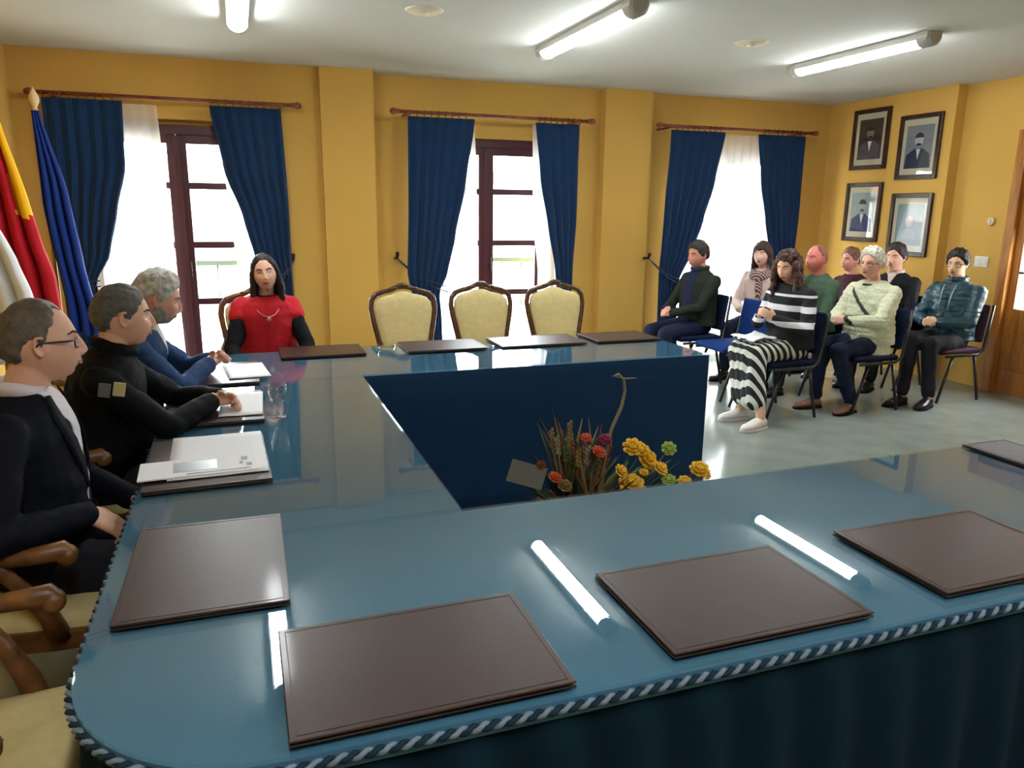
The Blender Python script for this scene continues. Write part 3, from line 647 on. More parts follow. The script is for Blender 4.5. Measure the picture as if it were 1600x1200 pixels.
# ------------------------------------------------------------------ people
def H3(u, ax=.098, ay=.076, az=.117):
    ux, uy, uz = u; x, y, z = ax * ux, ay * uy, az * uz
    t = max(0, -uz); y *= 1 - .27 * t ** 1.6
    if ux > 0: x += .034 * t * ux ** .5 * (1 - .3 * t)
    else: x *= 1 - .32 * t; 
    if ux < 0 and uz > -.3: x *= 1.04
    p = Vector((x, y, z))
    if ux > 0:
        g = lambda cy, cz, s, sz=None: math.exp(-((y - cy) / s) ** 2 - ((z - cz) / (sz or s)) ** 2)
        p.x += .004 * (g(.025, .030, .022, .010) + g(-.025, .030, .022, .010)) - .010 * (g(.032, .006, .017, .012) + g(-.032, .006, .017, .012))
        p.x += .006 * g(0, -.058, .022, .012) + .010 * g(0, -.098, .02, .014) - .003 * g(0, -.078, .02, .006)
        p.x += .004 * (g(.043, -.022, .02) + g(-.043, -.022, .02))
    return p
def hsurf(y, z):
    uy, uz = y / .076, z / .117; return H3((math.sqrt(max(0.02, 1 - uy * uy - uz * uz)), uy, uz))
def grid_head(bm, fn, M, nu=40, nv=26):
    top = None; rows = []
    for j in range(1, nv):
        th = PI * j / nv; rows.append([bm.verts.new(M @ fn(Vector((math.sin(th) * math.cos(2 * PI * i / nu), math.sin(th) * math.sin(2 * PI * i / nu), math.cos(th))))) for i in range(nu)])
    a = bm.verts.new(M @ fn(Vector((0, 0, 1)))); b_ = bm.verts.new(M @ fn(Vector((0, 0, -1))))
    for r0, r1_ in zip(rows, rows[1:]):
        for i in range(nu): bm.faces.new((r0[i], r1_[i], r1_[(i + 1) % nu], r0[(i + 1) % nu]))
    for i in range(nu): bm.faces.new((a, rows[0][i], rows[0][(i + 1) % nu])); bm.faces.new((b_, rows[-1][(i + 1) % nu], rows[-1][i]))
def hand(bm, w, fd, pn, side, curl=.5, sc=1.0, spread=.1):
    """wrist w, fd finger direction, pn palm normal (towards the palm), side +1 when the thumb lies on +lat"""
    fd = Vector(fd).normalized(); pn = Vector(pn); pn = (pn - pn.dot(fd) * fd).normalized(); lat = fd.cross(pn) * side
    w = Vector(w); s = sc
    for k in (-.026, -.009, .009, .026): capsule(bm, w + lat * k * .6 * s, w + fd * .078 * s + lat * k * s, .0145 * s, .0125 * s, 8)
    L = [.066, .076, .071, .055]
    for i, k in enumerate((.030, .0105, -.0095, -.029)):
        p = w + fd * .082 * s + lat * k * s; ang = 0; d_ = (fd + lat * (k * spread * 8)).normalized()
        for q, fr in enumerate((.46, .3, .24)):
            ang = curl * (.7 + .5 * q); d_ = (d_ * math.cos(ang) + pn * math.sin(ang)).normalized()
            pn2 = (pn - pn.dot(d_) * d_)
            e_ = p + d_ * L[i] * fr * s; capsule(bm, p, e_, (.0092 - .0007 * q) * s, (.0086 - .0009 * q) * s, 8); p = e_
            pn = pn2.normalized() if pn2.length > .2 else pn
        pn = Vector(pn)
        pn = lat.cross(fd) * side; pn = pn.normalized()
    p = w + fd * .018 * s + lat * .026 * s; d_ = (fd * .75 + lat * .6 + pn * .35).normalized(); e_ = p + d_ * .042 * s; capsule(bm, p, e_, .0135 * s, .011 * s, 8)
    d_ = (fd * .95 + lat * .15 + pn * .35).normalized(); capsule(bm, e_, e_ + d_ * .034 * s, .0108 * s, .0085 * s, 8)
def ik(a, b_, l1, l2, hint):
    d_ = b_ - a; L = min(d_.length, (l1 + l2) * .995); u = d_.normalized(); x = (l1 * l1 - l2 * l2 + L * L) / (2 * L); h = math.sqrt(max(0, l1 * l1 - x * x))
    hp = (hint - hint.dot(u) * u).normalized(); return a + u * x + hp * h, a + u * L
SKINS = {}
def skin(name, rgb): return mat('skin_' + name, rgb, .5, var=.06, vscale=30, bump=.04, bscale=150)
def interp(t, pts):
    for (a, va), (b_, vb) in zip(pts, pts[1:]):
        if t <= b_: return lerp(va, vb, (t - a) / (b_ - a))
    return pts[-1][1]
MEN = [(0, .62), (22, .60), (40, .50), (54, .34), (66, .12), (76, -.05), (84, -.15), (92, -.12), (96, .12), (112, .0), (122, -.45), (180, -.62)]
BALD = [(0, .97), (30, .95), (55, .62), (75, .28), (84, -.12), (92, -.12), (96, .12), (112, .0), (122, -.45), (180, -.62)]
RECED = [(0, .74), (20, .74), (40, .82), (55, .6), (75, .28), (84, -.15), (92, -.12), (96, .12), (112, .0), (122, -.45), (180, -.62)]
WOM = [(0, .55), (30, .50), (52, .25), (68, -.1), (80, -.6), (180, -.75)]
FRINGE = [(0, .34), (30, .34), (48, .2), (62, -.1), (76, -.6), (180, -.75)]
def hair_obj(name, M, line, thick, rgb, parent, seed=0.0, curly=0.0, extra=None, top=0.0, rgb2=None, voxel=None):
    def f(u):
        a = math.degrees(math.atan2(abs(u.y), u.x)) if abs(u.x) + abs(u.y) > 1e-4 else 90
        m_ = u.z - interp(a, line) + .07 * noise.noise(Vector((u.x * 9, u.y * 9, seed))) + .05 * noise.noise(Vector((u.x * 22, u.y * 22, u.z * 8 + seed))); p = H3(u); k = max(0, min(1, m_ / .30)); k = min(1, .42 * min(1, m_ / .05) + .58 * k) if m_ > 0 else 0
        n1 = noise.noise(Vector((u.x * 5, u.y * 5, u.z * 5 + seed))); n2 = noise.noise(Vector((u.x * 16, u.y * 16, u.z * 9 + seed)))
        th = -.008 + k * (thick + .008 + top * max(0, u.z) + (.004 + curly) * n1 * k + (.0025 + curly * .6) * n2)
        return p + Vector(u).normalized() * th
    bm = NB(); grid_head(bm, f, M, 56, 38)
    if extra: extra(bm, M)
    me = remesh(bm, voxel or .006, 1)
    wrinkle(me, .0035 + curly * .6, 60 if not curly else 35, seed, (.35, 1, .6) if not curly else (1, 1, 1)); me.shade_smooth()
    hm = MATS.get(name) or mat(name, rgb, .55, bump=.5, bscale=90, var=.3, vscale=40, spec=.4)
    return link('hair', me, hm, parent)
def person(label, loc, yaw, sk, hair, top, low, shoes, head=(0, 0, 0), lean=0.05, twist=0.0, wr=((.32, .12, .66), (.32, -.12, .66)), hnd=None, knees=((.43, .11, .5), (.43, -.11, .5)), ank=((.45, .1, .09), (.45, -.1, .09)),
           scale=1.0, width=1.0, voxel=.007, hipz=.555, glasses=None, open_v=None, vmat=None, collar=None, skirt=None, puffy=0.0, elbow=((-.3, .6, -.5), (-.3, -.6, -.5)), brow=(60, 45, 38), female=False, vest=None, beard=None, neck_f=.0, hs=1.0, mouth=(150, 84, 78), sleeves=None, extra=None):
    S = scale; t = thing('person', label, 'person', (loc[0], loc[1], 0), yaw); t.scale = (S, S, S)
    hip = Vector((-.02, 0, hipz)); ax = Vector((math.sin(lean), 0, math.cos(lean))); fw = Vector((math.cos(lean), 0, -math.sin(lean))); lt = Vector((0, 1, 0))
    T = lambda f, l, u: hip + fw * f + lt * l + ax * u
    shw = (.152 if female else .168) * width
    nb = T(.0, 0, .50); hc = T(.045 + neck_f, 0, .50) + Vector((.0, 0, .145))
    Mh = Matrix.Translation(hc) @ Euler((head[2], head[1], head[0]), 'XYZ').to_matrix().to_4x4() @ Matrix.Diagonal((hs, hs, hs, 1))
    sh = [T(-.01, s * shw, .418) for s in (1, -1)]
    hp = [hip + Vector((.03, s * .085, -.02)) for s in (1, -1)]
    el = []; wrp = []
    for i in range(2):
        e_, w_ = ik(sh[i], Vector(wr[i]), .285, .255, Vector(elbow[i])); el.append(e_); wrp.append(w_)
    def torso(bm, g, lowz=-.05, topcap=True, belly=0.0):
        secs = [(-.09, .115, .15), (0, .135, .175), (.1, .125 + belly, .165), (.22, .118 + belly * .6, .158), (.32, .122, .168), (.40, .112, .172), (.455, .088, .145), (.485, .066, .10), (.505, .055, .065)]
        R = []
        for u, rx, ry in secs:
            if u < lowz: continue
            c = T(.004 if u < .3 else -.004, 0, u); R.append([c + fw * ((rx * width ** .5 + g) * math.cos(2 * PI * k / 24)) + lt * ((ry * width + g) * math.sin(2 * PI * k / 24)) for k in range(24)])
        rings(bm, R)
    # body: one continuous surface
    bm = NB(); torso(bm, -.012)
    grid_head(bm, H3, Mh)
    nk = Mh @ Vector((-.02, 0, -.06)); capsule(bm, T(-.012, 0, .45), nk, .062 if not female else .05, .053 if not female else .046, 16)
    hm = lambda x, y, z: Mh @ Vector((x, y, z))
    bx = hsurf(0, .012).x; nx = hsurf(0, -.03).x
    chain(bm, [hm(bx - .004, 0, .018), hm(nx + .004, 0, -.006), hm(nx + .0115, 0, -.027)], [.0075, .0085, .0105], 10); capsule(bm, hm(nx + .004, .009, -.034), hm(nx + .004, -.009, -.034), .009, .009, 8)
    for s in (1, -1):
        ellip(bm, hm(.002, s * .074, -.004), .016 * hs, .006 * hs, .027 * hs, 12, rot=Mh.to_3x3().normalized().to_4x4() @ Euler((s * -.12, -.15, s * .35)).to_matrix().to_4x4())
        tube(bm, [hm(.010, s * .077, .012), hm(.004, s * .084, .024), hm(-.008, s * .088, .024), hm(-.016, s * .088, .010), hm(-.014, s * .085, -.010), hm(-.006, s * .081, -.024), hm(.004, s * .078, -.032)], [.004, .005, .0055, .0055, .005, .005, .0055], 8)
    ly = hsurf(0, -.058).x
    for i, s in enumerate((1, -1)):
        chain(bm, [sh[i], el[i], wrp[i]], [.05, .038, .026], 12)
        if hnd is None: fd, pn, cl = (wrp[i] - el[i]), Vector((0, -s, -.6)), .5
        else: fd, pn, cl = Vector(hnd[i][0]), Vector(hnd[i][1]), hnd[i][2]
        fd = fd.normalized(); pn = (pn - pn.dot(fd) * fd).normalized()
        lat = fd.cross(pn); sd = 1 if lat.z > 0 or (abs(lat.z) < .3 and lat.y * s < 0) else -1
        hand(bm, wrp[i], fd, pn, sd, cl, .95 if not female else .88)
        kn, an = Vector(knees[i]), Vector(ank[i]); chain(bm, [hp[i], kn, an], [.07, .05, .036], 12)
        capsule(bm, an + Vector((-.02, 0, -.04)), an + Vector((.14, 0, -.055)), .03, .022, 10)
    me = remesh(bm, voxel, 1, .35); me.shade_smooth(); link('body', me, sk, t)
    # face details
    EW = mat('eye_white', (225, 218, 210), .25); ED = mat('eye_dark', (36, 24, 18), .2)
    BR = mat('brow_%d_%d_%d' % brow, brow, .8)
    for s in (1, -1):
        ex = hsurf(s * .032, .006).x; bm = NB(); ellip(bm, hm(ex - .0075, s * .032, .005), .0115 * hs, .0125 * hs, .0085 * hs, 12, rot=Mh.to_3x3().normalized().to_4x4())
        ellip(bm, hm(ex + .0005, s * .031, .005), .0042 * hs, .006 * hs, .006 * hs, 10, 1, rot=Mh.to_3x3().normalized().to_4x4()); o = obj('eye', bm, [EW, ED], t, True)
        bm = NB(); chain(bm, [hm(hsurf(s * .016, .028).x, s * .016, .027), hm(hsurf(s * .034, .033).x, s * .034, .033), hm(hsurf(s * .05, .026).x, s * .05, .026)], [.003, .0036, .002], 8); obj('eyebrow', bm, BR, t, True)
    bm = NB(); chain(bm, [hm(hsurf(.019, -.059).x - .003, .019, -.059), hm(ly - .002, .004, -.057), hm(ly - .002, -.004, -.057), hm(hsurf(.019, -.059).x - .003, -.019, -.059)], [.003, .0045, .0045, .003], 8)
    chain(bm, [hm(hsurf(.016, -.063).x, .016, -.063), hm(ly - .002, 0, -.065), hm(hsurf(.016, -.063).x, -.016, -.063)], [.003, .0052, .003], 8); obj('lips', bm, mat('lips_%d' % mouth[0], mouth, .5), t, True)
    if beard:
        bm = NB()
        def fb(u):
            a = math.degrees(math.atan2(abs(u.y), u.x)) if abs(u.x) + abs(u.y) > 1e-4 else 90
            m_ = interp(a, [(0, -.42), (20, -.40), (28, -.5), (50, -.5), (75, -.1), (88, .0), (95, -.3), (180, -2)]) - u.z
            p = H3(u); k = max(0, min(1, m_ / .15)); return p + u * (-.008 + k * .0125)
        grid_head(bm, fb, Mh); me = remesh(bm, .006, 1); me.shade_smooth(); link('beard', me, mat('beard_%d' % beard[0], beard, .8, bump=.5, bscale=120, var=.3, vscale=60), t)
    hname, line, th, rgb = hair[:4]; kw = hair[4] if len(hair) > 4 else {}
    hair_obj('hair_' + hname, Mh, line, th, rgb, t, seed=loc[0] * 3 + loc[1], **kw)
    if glasses:
        gt = bpy.data.objects.new('eyeglasses', None); COL.objects.link(gt); gt.parent = t
        gm = mat('glasses_%d' % glasses[0], glasses, .3); bm = NB()
        fx = hsurf(.03, .004).x + .016
        for s in (1, -1):
            n = 20; sgp = lambda v: math.copysign(abs(v) ** .55, v); tube(bm, [hm(fx - .010 * abs(sgp(math.cos(2 * PI * k / n))) * (1 if math.cos(2 * PI * k / n) * s > 0 else .2), s * .034 + .025 * sgp(math.cos(2 * PI * k / n)), .001 + .0145 * sgp(math.sin(2 * PI * k / n))) for k in range(n)], .0024, 6, True)
            tube(bm, [hm(fx - .010, s * .059, .010), hm(fx - .03, s * .0765, .010), hm(.0, s * .081, .008), hm(-.014, s * .081, -.006)], .003, 6)
        tube(bm, [hm(fx, .0105, .007), hm(fx + .003, 0, .009), hm(fx, -.0105, .007)], .002, 6); obj('rim', bm, gm, gt, True)
        for s in (1, -1):
            bm = NB(); n = 16; vs = [bm.verts.new(hm(fx - .003, s * .034 + .022 * math.cos(2 * PI * k / n), .002 + .0145 * math.sin(2 * PI * k / n))) for k in range(n)]; bm.faces.new(vs); o = obj('lens', bm, GLASS_W, gt)
            sm_ = o.modifiers.new('t', 'SOLIDIFY'); sm_.thickness = .0012
    # lower clothes
    if skirt is None:
        bm = NB()
        for i in range(2):
            kn, an = Vector(knees[i]), Vector(ank[i]); chain(bm, [hp[i], lerp(hp[i], kn, .5), kn], [.095, .082, .070], 14); e2 = an + (kn - an).normalized() * .03; chain(bm, [kn, lerp(kn, e2, .5), e2], [.068, .060, .052], 14)
        ellip(bm, hip + Vector((.0, 0, -.02)), .125, .165, .1, 16); me = remesh(bm, .009, 3); wrinkle(me, .006, 14, loc[0]); me.shade_smooth(); link('trousers', me, low, t)
    else:
        bm = NB(); k0, k1 = Vector(knees[0]), Vector(knees[1])
        for a in (0, .33, .66, 1): 
            h_ = lerp(hp[0], hp[1], a); k_ = lerp(k0, k1, a); n_ = lerp(Vector(ank[0]), Vector(ank[1]), a); n_ = n_ + Vector((.02, (a - .5) * .06, .0)); e2 = n_ + (k_ - n_) * skirt
            chain(bm, [h_, k_, e2], [.09, .075, .075], 14)
        ellip(bm, hip + Vector((.0, 0, -.02)), .125, .165, .1, 16); me = remesh(bm, .009, 3); wrinkle(me, .012, 12, loc[0], (1, 1, .4)); me.shade_smooth(); link('skirt', me, low, t)
    for i in range(2):
        an = Vector(ank[i]); d_ = (an - Vector(knees[i])); fx_ = Vector((1, .15 * (1 if i == 0 else -1), 0)).normalized(); ly_ = Vector((-fx_.y, fx_.x, 0)); bm = NB()
        b0 = Vector((an.x, an.y, max(.012, an.z - .078))); R = []
        for u, w_, h_ in ((-.055, .022, .03), (-.045, .033, .07), (0, .037, .085), (.05, .042, .075), (.10, .048, .055), (.15, .045, .045), (.185, .03, .035), (.198, .012, .02)):
            R.append([b0 + fx_ * u + ly_ * (w_ * math.cos(2 * PI * k / 14)) + Vector((0, 0, h_ / 2 + h_ / 2 * math.sin(2 * PI * k / 14))) for k in range(14)])
        rings(bm, R); so = obj('shoe', bm, shoes, t, True)
        R = []; bm = NB()
        for u, w_ in ((-.062, .02), (-.05, .036), (0, .040), (.05, .044), (.10, .052), (.15, .048), (.19, .032), (.205, .014)):
            R.append([b0 + fx_ * u + ly_ * (w_ * c_) + Vector((0, 0, z_)) for c_, z_ in ((-1, -.010), (1, -.010), (1, .006), (-1, .006))])
        rings(bm, R); obj('sole', bm, mat('sole_dark', (30, 26, 24), .7) if shoes is not MATS.get('white_trainers') else mat('sole_white', (220, 215, 210), .6), so)
    # top
    bm = NB(); torso(bm, .016 + puffy, belly=.01)
    if vest is None or True:
        for i in range(2):
            e3 = wrp[i] + (el[i] - wrp[i]).normalized() * .012
            sl = .060 + puffy; chain(bm, [sh[i] - ax * .004, lerp(sh[i], el[i], .5), el[i]], [sl + .004, sl - .004, sl - .010], 14); chain(bm, [el[i], e3], [sl - .010, .040 + puffy * .4], 14)
    if collar == 'high': 
        n = 20; c = T(0, 0, .515); tube(bm, [c + fw * (.068 * math.cos(2 * PI * k / n) + .005) + lt * .068 * math.sin(2 * PI * k / n) + ax * (.012 - .01 * math.cos(2 * PI * k / n)) for k in range(n)], .022, 10, True)
    me = remesh(bm, .008, 3); wrinkle(me, .007 + puffy * .2, 13, loc[0] + 2, (1, 1, 1.3))
    if puffy: wrinkle(me, .006, 16, 1.0, (.25, .25, 2.6))
    me.shade_smooth(); tname, tm = top; ob = link(tname, me, tm, t)
    def clip(name, planes, m_, off=.0035):
        b2 = NB(); b2.from_mesh(me)
        for co, no in planes: bmesh.ops.bisect_plane(b2, geom=b2.verts[:] + b2.edges[:] + b2.faces[:], dist=1e-5, plane_co=co, plane_no=no, clear_outer=True)
        b2.normal_update()
        for v in b2.verts: v.co += v.normal * off
        if not b2.faces: b2.free(); return None
        o = obj(name, b2, m_, t, True); sm_ = o.modifiers.new('t', 'SOLIDIFY'); sm_.thickness = .004; sm_.offset = -1; return o
    if open_v:      # shirt or jumper showing between the open fronts: depth, half width at neck, half width at bottom
        dep, w0, w1 = open_v; b0 = T(0, 0, .52); vec = Vector((0, 0, 0))
        pl = [(T(.02, 0, 0), -fw), (T(0, 0, .52 - dep), -ax)]
        for s in (1, -1):
            p0 = T(0, s * w0, .52); p1 = T(0, s * w1, .52 - dep); n_ = (p1 - p0).cross(fw); n_ = n_ if n_.dot(lt) * s > 0 else -n_; pl.append((p0, n_.normalized()))
        clip('shirt', pl, vmat)
    if vest:        # sleeveless layer over the torso and shoulders, cut off at the upper arms
        vm, vw = vest; bm = NB(); torso(bm, .036)
        for i in range(2): chain(bm, [sh[i], lerp(sh[i], el[i], .22)], [.076, .074], 14)
        m2 = remesh(bm, .008, 3); wrinkle(m2, .008, 12, 5); b2 = NB(); b2.from_mesh(m2)
        for v in list(b2.verts): pass
        m2.shade_smooth(); vo = link('waistcoat', m2, vm, t); b2.free()
    if collar == 'shirt' and vmat:
        bm = NB(); n = 22; c = T(.002, 0, .518); R = []
        for k in range(n):
            a = .45 + (2 * PI - .9) * k / (n - 1); dr = fw * math.cos(a) + lt * math.sin(a); base = c + dr * .070 - ax * (.018 + .016 * max(0, math.cos(a))); topv = c + dr * .062 + ax * (.022 - .022 * max(0, math.cos(a)))
            R.append([base, topv, topv + dr * .007, base + dr * .009])
        rings(bm, R); obj('collar', bm, vmat, t, True)
    if extra: extra(t, T, Mh, sh, el, wrp, clip, fw, lt, ax)
    return t

# clothing materials
SUITN = mat('midnight_suit', (9, 12, 24), .75, bump=.1, bscale=220); SHIRTP = mat('pale_pink_shirt', (206, 200, 208), .7)
BLK = mat('black_uniform', (7, 8, 11), .75, bump=.15, bscale=120); BLUEJ = mat('blue_jacket', (34, 60, 98), .7, bump=.2, bscale=60, var=.15, vscale=9)
TRD = mat('charcoal_trousers', (34, 34, 40), .8); TRN = mat('navy_trousers', (26, 32, 50), .8); JEAN = mat('dark_jeans', (30, 38, 60), .8)
SHB = mat('black_shoes', (22, 20, 20), .35); SHW = mat('white_trainers', (228, 222, 218), .5); SHBR = mat('tan_shoes', (120, 84, 60), .5)
GREENJ = mat('dark_green_jacket', (40, 46, 38), .8, bump=.2, bscale=60); NAVYJ = mat('navy_jumper', (34, 42, 72), .85)
REDV = mat('red_quilted_vest', (188, 34, 44), .7, bump=.15, bscale=40, var=.1, vscale=10); BLKT = mat('black_top', (18, 18, 22), .8)
CREAMK = mat('cream_knit', (212, 214, 184), .9, bump=.9, bscale=55, var=.08, vscale=30); TEALP = mat('teal_padded', (22, 62, 76), .45, bump=.1, bscale=50)
BLKJ = mat('black_jacket', (26, 26, 32), .7); MARJ = mat('maroon_jacket', (62, 30, 40), .8); OLIVE = mat('green_fleece', (72, 94, 76), .9, bump=.3, bscale=60)
PINKC = mat('pale_pink_coat', (214, 190, 182), .85); 
STRIPE_T = bands('black_white_jumper', (20, 20, 26), (226, 228, 232), 'Z', 9.0, .35, .0, .42, lo=.70, hi=.98)
ZEBRA = bands('zebra_skirt', (18, 18, 20), (214, 216, 206), 'D', 6.5, .2, .6, .44, 3.0)
SCARF = bands('checked_scarf', (92, 56, 58), (190, 168, 160), 'D', 22, 0, 1.0, .4)

# --- three men at the left side of the table, facing +x
def a_extra(t, T, Mh, sh, el, wrp, clip, fw, lt, ax):
    bm = NB(); ellip(bm, wrp[1] + Vector((-.05, -.04, .0)), .006, .006, .006, 8); obj('cuff_button', bm, mat('brass', (170, 150, 100), .3, metal=.8), t, True)
    for s in (1, -1):
        bm = NB(); pts = [T(.075, s * .062, .50), T(.105, s * .072, .44), T(.135, s * .060, .37), T(.150, s * .030, .28), T(.152, s * .008, .20)]
        R = []
        for k, p in enumerate(pts):
            w_ = (.012, .03, .034, .022, .006)[k]; R.append([p - lt * s * .004, p + lt * s * w_ - fw * .016 * (w_ / .034), p + lt * s * w_ - fw * (.016 * (w_ / .034) - .005), p - lt * s * .004 + fw * .006])
        rings(bm, R); obj('lapel', bm, SUITN, t, True)
person('man in glasses and a dark suit with pale shirt seated nearest the camera', (-.625, 2.475), 0.0, skin('a', (214, 164, 140)),
       ('greybrown', RECED, .010, (92, 82, 72)), ('jacket', SUITN), TRD, SHB, head=(.26, .04, 0), lean=.05, wr=((.24, .13, .66), (.165, -.17, .735)), hnd=(((.9, -.3, -.1), (0, -.4, -.8), .45), ((.75, .15, -.55), (-.5, .3, -.6), .5)),
       glasses=(20, 20, 24), open_v=(.36, .062, .003), vmat=SHIRTP, collar='shirt', width=1.08, voxel=.0045, brow=(80, 66, 54), extra=a_extra, hipz=.57, neck_f=.01)
def b_extra(t, T, Mh, sh, el, wrp, clip, fw, lt, ax):
    PT = mat('badge_grey', (92, 94, 84), .6); PY = mat('badge_gold', (176, 168, 116), .5)
    p = lerp(sh[1], el[1], .28)
    for dx, m_, nm in ((-.030, PT, 'badge'), (.018, PY, 'badge')):
        bm = NB(); box(bm, -.02, .02, -.004, .004, -.026, .026, .003); bmesh.ops.transform(bm, matrix=Matrix.Translation(p + Vector((dx - .01, -.062, .035))) @ Matrix.Rotation(.2, 4, 'Y'), verts=bm.verts); obj(nm, bm, m_, t)
person('short-haired man in black uniform with chest badge and clasped hands', (-.57, 3.22), 0.02, skin('b', (212, 162, 134)),
       ('darkgrey', MEN, .012, (84, 82, 76)), ('jacket', BLK), TRD, SHB, head=(.22, .10, 0), lean=.20, wr=((.45, .05, .825), (.42, -.03, .825)), hnd=(((.75, -.65, -.05), (-.3, -.7, -.5), .55), ((.8, .6, .0), (.3, .6, -.5), .6)),
       elbow=((-.2, .8, -.5), (-.1, -.8, -.5)), collar='high', width=1.12, voxel=.0045, extra=b_extra, brow=(56, 46, 40))
person('grey-haired man in a blue jacket leaning over his papers', (-.56, 3.95), 0.0, skin('c', (208, 154, 128)),
       ('silver', MEN, .022, (178, 176, 170), dict(top=.008, curly=.004)), ('jacket', BLUEJ), TRN, SHB, head=(.12, .34, 0), lean=.24, wr=((.40, .07, .845), (.38, -.04, .845)), hnd=(((.6, -.6, .35), (-.3, -.7, -.5), .8), ((.7, .6, .3), (.3, .6, -.5), .8)),
       elbow=((-.2, .8, -.5), (-.1, -.8, -.5)), collar='shirt', vmat=mat('white_shirt', (222, 224, 226), .7), open_v=(.14, .05, .004), voxel=.0055, beard=(150, 146, 138), brow=(120, 112, 104), neck_f=.03)
# --- woman in red behind the far table, facing the camera
def long_hair(bm, M, drop=.24, n=7, r=.022, front=.02):
    for s in (1, -1):
        for k in range(n):
            a = k / (n - 1); x = lerp(front, -.085, a); y = s * lerp(.074, .03, a ** 2)
            p0 = M @ Vector((x, y, .01)); p1 = M @ Vector((x - .012, s * (abs(y) + .014), -.10)); p2 = M @ Vector((x - .01, s * (abs(y) + .022), -.10)) + Vector((0, 0, -(drop - .1)))
            chain(bm, [p0, p1, p2], [r, r * 1.05, r * .7], 8)
def w_extra(t, T, Mh, sh, el, wrp, clip, fw, lt, ax):
    bm = NB(); ellip(bm, T(.148, 0, .37), .008, .013, .016, 12); obj('pendant', bm, mat('pink_gold', (214, 160, 140), .3, metal=.5), t, True)
    bm = NB(); tube(bm, [T(.06 + .088 * math.sin(PI * k / 12) , .085 * math.cos(PI * k / 12), .50 - .115 * math.sin(PI * k / 12)) for k in range(13)], .002, 6); obj('necklace', bm, mat('pink_gold', (214, 160, 140), .3, metal=.5), t, True)
    bm = NB(); prism(bm, [(-.042, 0), (.042, 0), (0.0, -.08)], 0, .012)
    M = Matrix.Translation(T(.112, 0, .475)) @ Matrix((( ax.x * 0, fw.x * 0, 0, 0), (0, 0, 0, 0), (0, 0, 0, 0), (0, 0, 0, 1)))
    bm.free()
person('dark-haired woman in a red waistcoat over black sleeves seated behind the far table', (.135, 5.02), -PI / 2 + .06, skin('w', (224, 172, 148)),
       ('darkbrown_long', [(0, .70), (25, .66), (48, .40), (66, -.1), (80, -.6), (180, -.75)], .014, (34, 26, 26), dict(extra=lambda bm, M: long_hair(bm, M, .25))), ('sweater', BLKT), TRD, SHB, head=(-.10, -.02, .10), lean=.02, wr=((.34, .2, .60), (.34, -.2, .60)),
       vest=(REDV, 0), female=True, width=.93, voxel=.006, hs=.95, extra=w_extra, mouth=(176, 74, 74), brow=(40, 28, 26), hipz=.55)
# --- audience
CL = (((.1, -1, .15), (-1, 0, -.4), .7), ((.2, .95, .1), (-1, 0, -.3), .7))
def clasp(x, z, dy=0.0): return ((x, .065 + dy, z), (x - .01, -.065 + dy, z + .012))
CH = (((.55, -.8, .0), (-.75, -.4, -.4), .75), ((.55, .8, .0), (-.75, .4, -.4), .75))
person('man in a dark green jacket over a navy jumper with clasped hands', (4.04, 6.12), PI + .12, skin('p1', (212, 140, 120)), ('greyblack', MEN, .018, (54, 50, 48), dict(top=.012, curly=.004)), ('jacket', GREENJ), JEAN, SHB, head=(.08, .12, 0),
       wr=clasp(.33, .68), hnd=CH, open_v=(.50, .06, .075), vmat=NAVYJ, collar='high', width=1.12, brow=(60, 50, 44), lean=-.02)
def scarf_extra(t, T, Mh, sh, el, wrp, clip, fw, lt, ax):
    bm = NB()
    for q, (r_, z_) in enumerate(((.082, .50), (.095, .475), (.10, .455))):
        n = 24; tube(bm, [T(.01 + (r_ + .02 * max(0, math.cos(2 * PI * k / n))) * math.cos(2 * PI * k / n), r_ * 1.05 * math.sin(2 * PI * k / n), z_ - .03 * max(0, math.cos(2 * PI * k / n))) for k in range(n)], .026, 8, True)
    chain(bm, [T(.12, .02, .42), T(.15, .035, .32), T(.155, .04, .20)], [.032, .036, .03], 10, .6); me = remesh(bm, .008, 2); wrinkle(me, .006, 20); me.shade_smooth(); link('scarf', me, SCARF, t)
person('smiling brown-haired woman wearing a checked scarf over a pale pink coat', (4.84, 6.20), PI + .45, skin('p2', (226, 180, 162)), ('brown_bob', FRINGE, .018, (62, 44, 40), dict(extra=lambda bm, M: long_hair(bm, M, .15, 6, .022))), ('coat', PINKC), JEAN, SHB,
       head=(.1, .05, .05), female=True, extra=scarf_extra, wr=clasp(.3, .66), hnd=CH)
def curls(bm, M):
    random.seed(3)
    for s in (1, -1):
        for k in range(8):
            a = k / 7; x = lerp(.035, -.09, a); y = s * lerp(.08, .03, a ** 2); p = M @ Vector((x, y, .03))
            for q in range(6):
                p2 = p + Vector((random.uniform(-.012, .012) - .004, random.uniform(-.01, .01) + s * .006 * (q < 3), -.042)); capsule(bm, p, p2, .026, .026 if q < 5 else .014, 8); p = p2
PH3 = (((.7, -.45, .45), (-.5, -.8, 0), .45), ((.75, .35, .4), (-.4, .9, 0), .5))
person('curly auburn-haired woman in striped black and white jumper and zebra skirt, gesturing', (4.11, 4.88), PI + .10, skin('p3', (226, 176, 148)), ('auburn_curls', WOM, .020, (72, 44, 36), dict(curly=.010, extra=curls)), ('jumper', STRIPE_T), ZEBRA, SHW,
       head=(.22, .34, 0), lean=.10, wr=((.27, .10, .80), (.26, -.05, .80)), hnd=PH3, knees=((.44, .12, .54), (.46, -.07, .54)), ank=((.52, .30, .09), (.46, .03, .09)), skirt=.22, female=True, width=1.16, brow=(70, 44, 36))
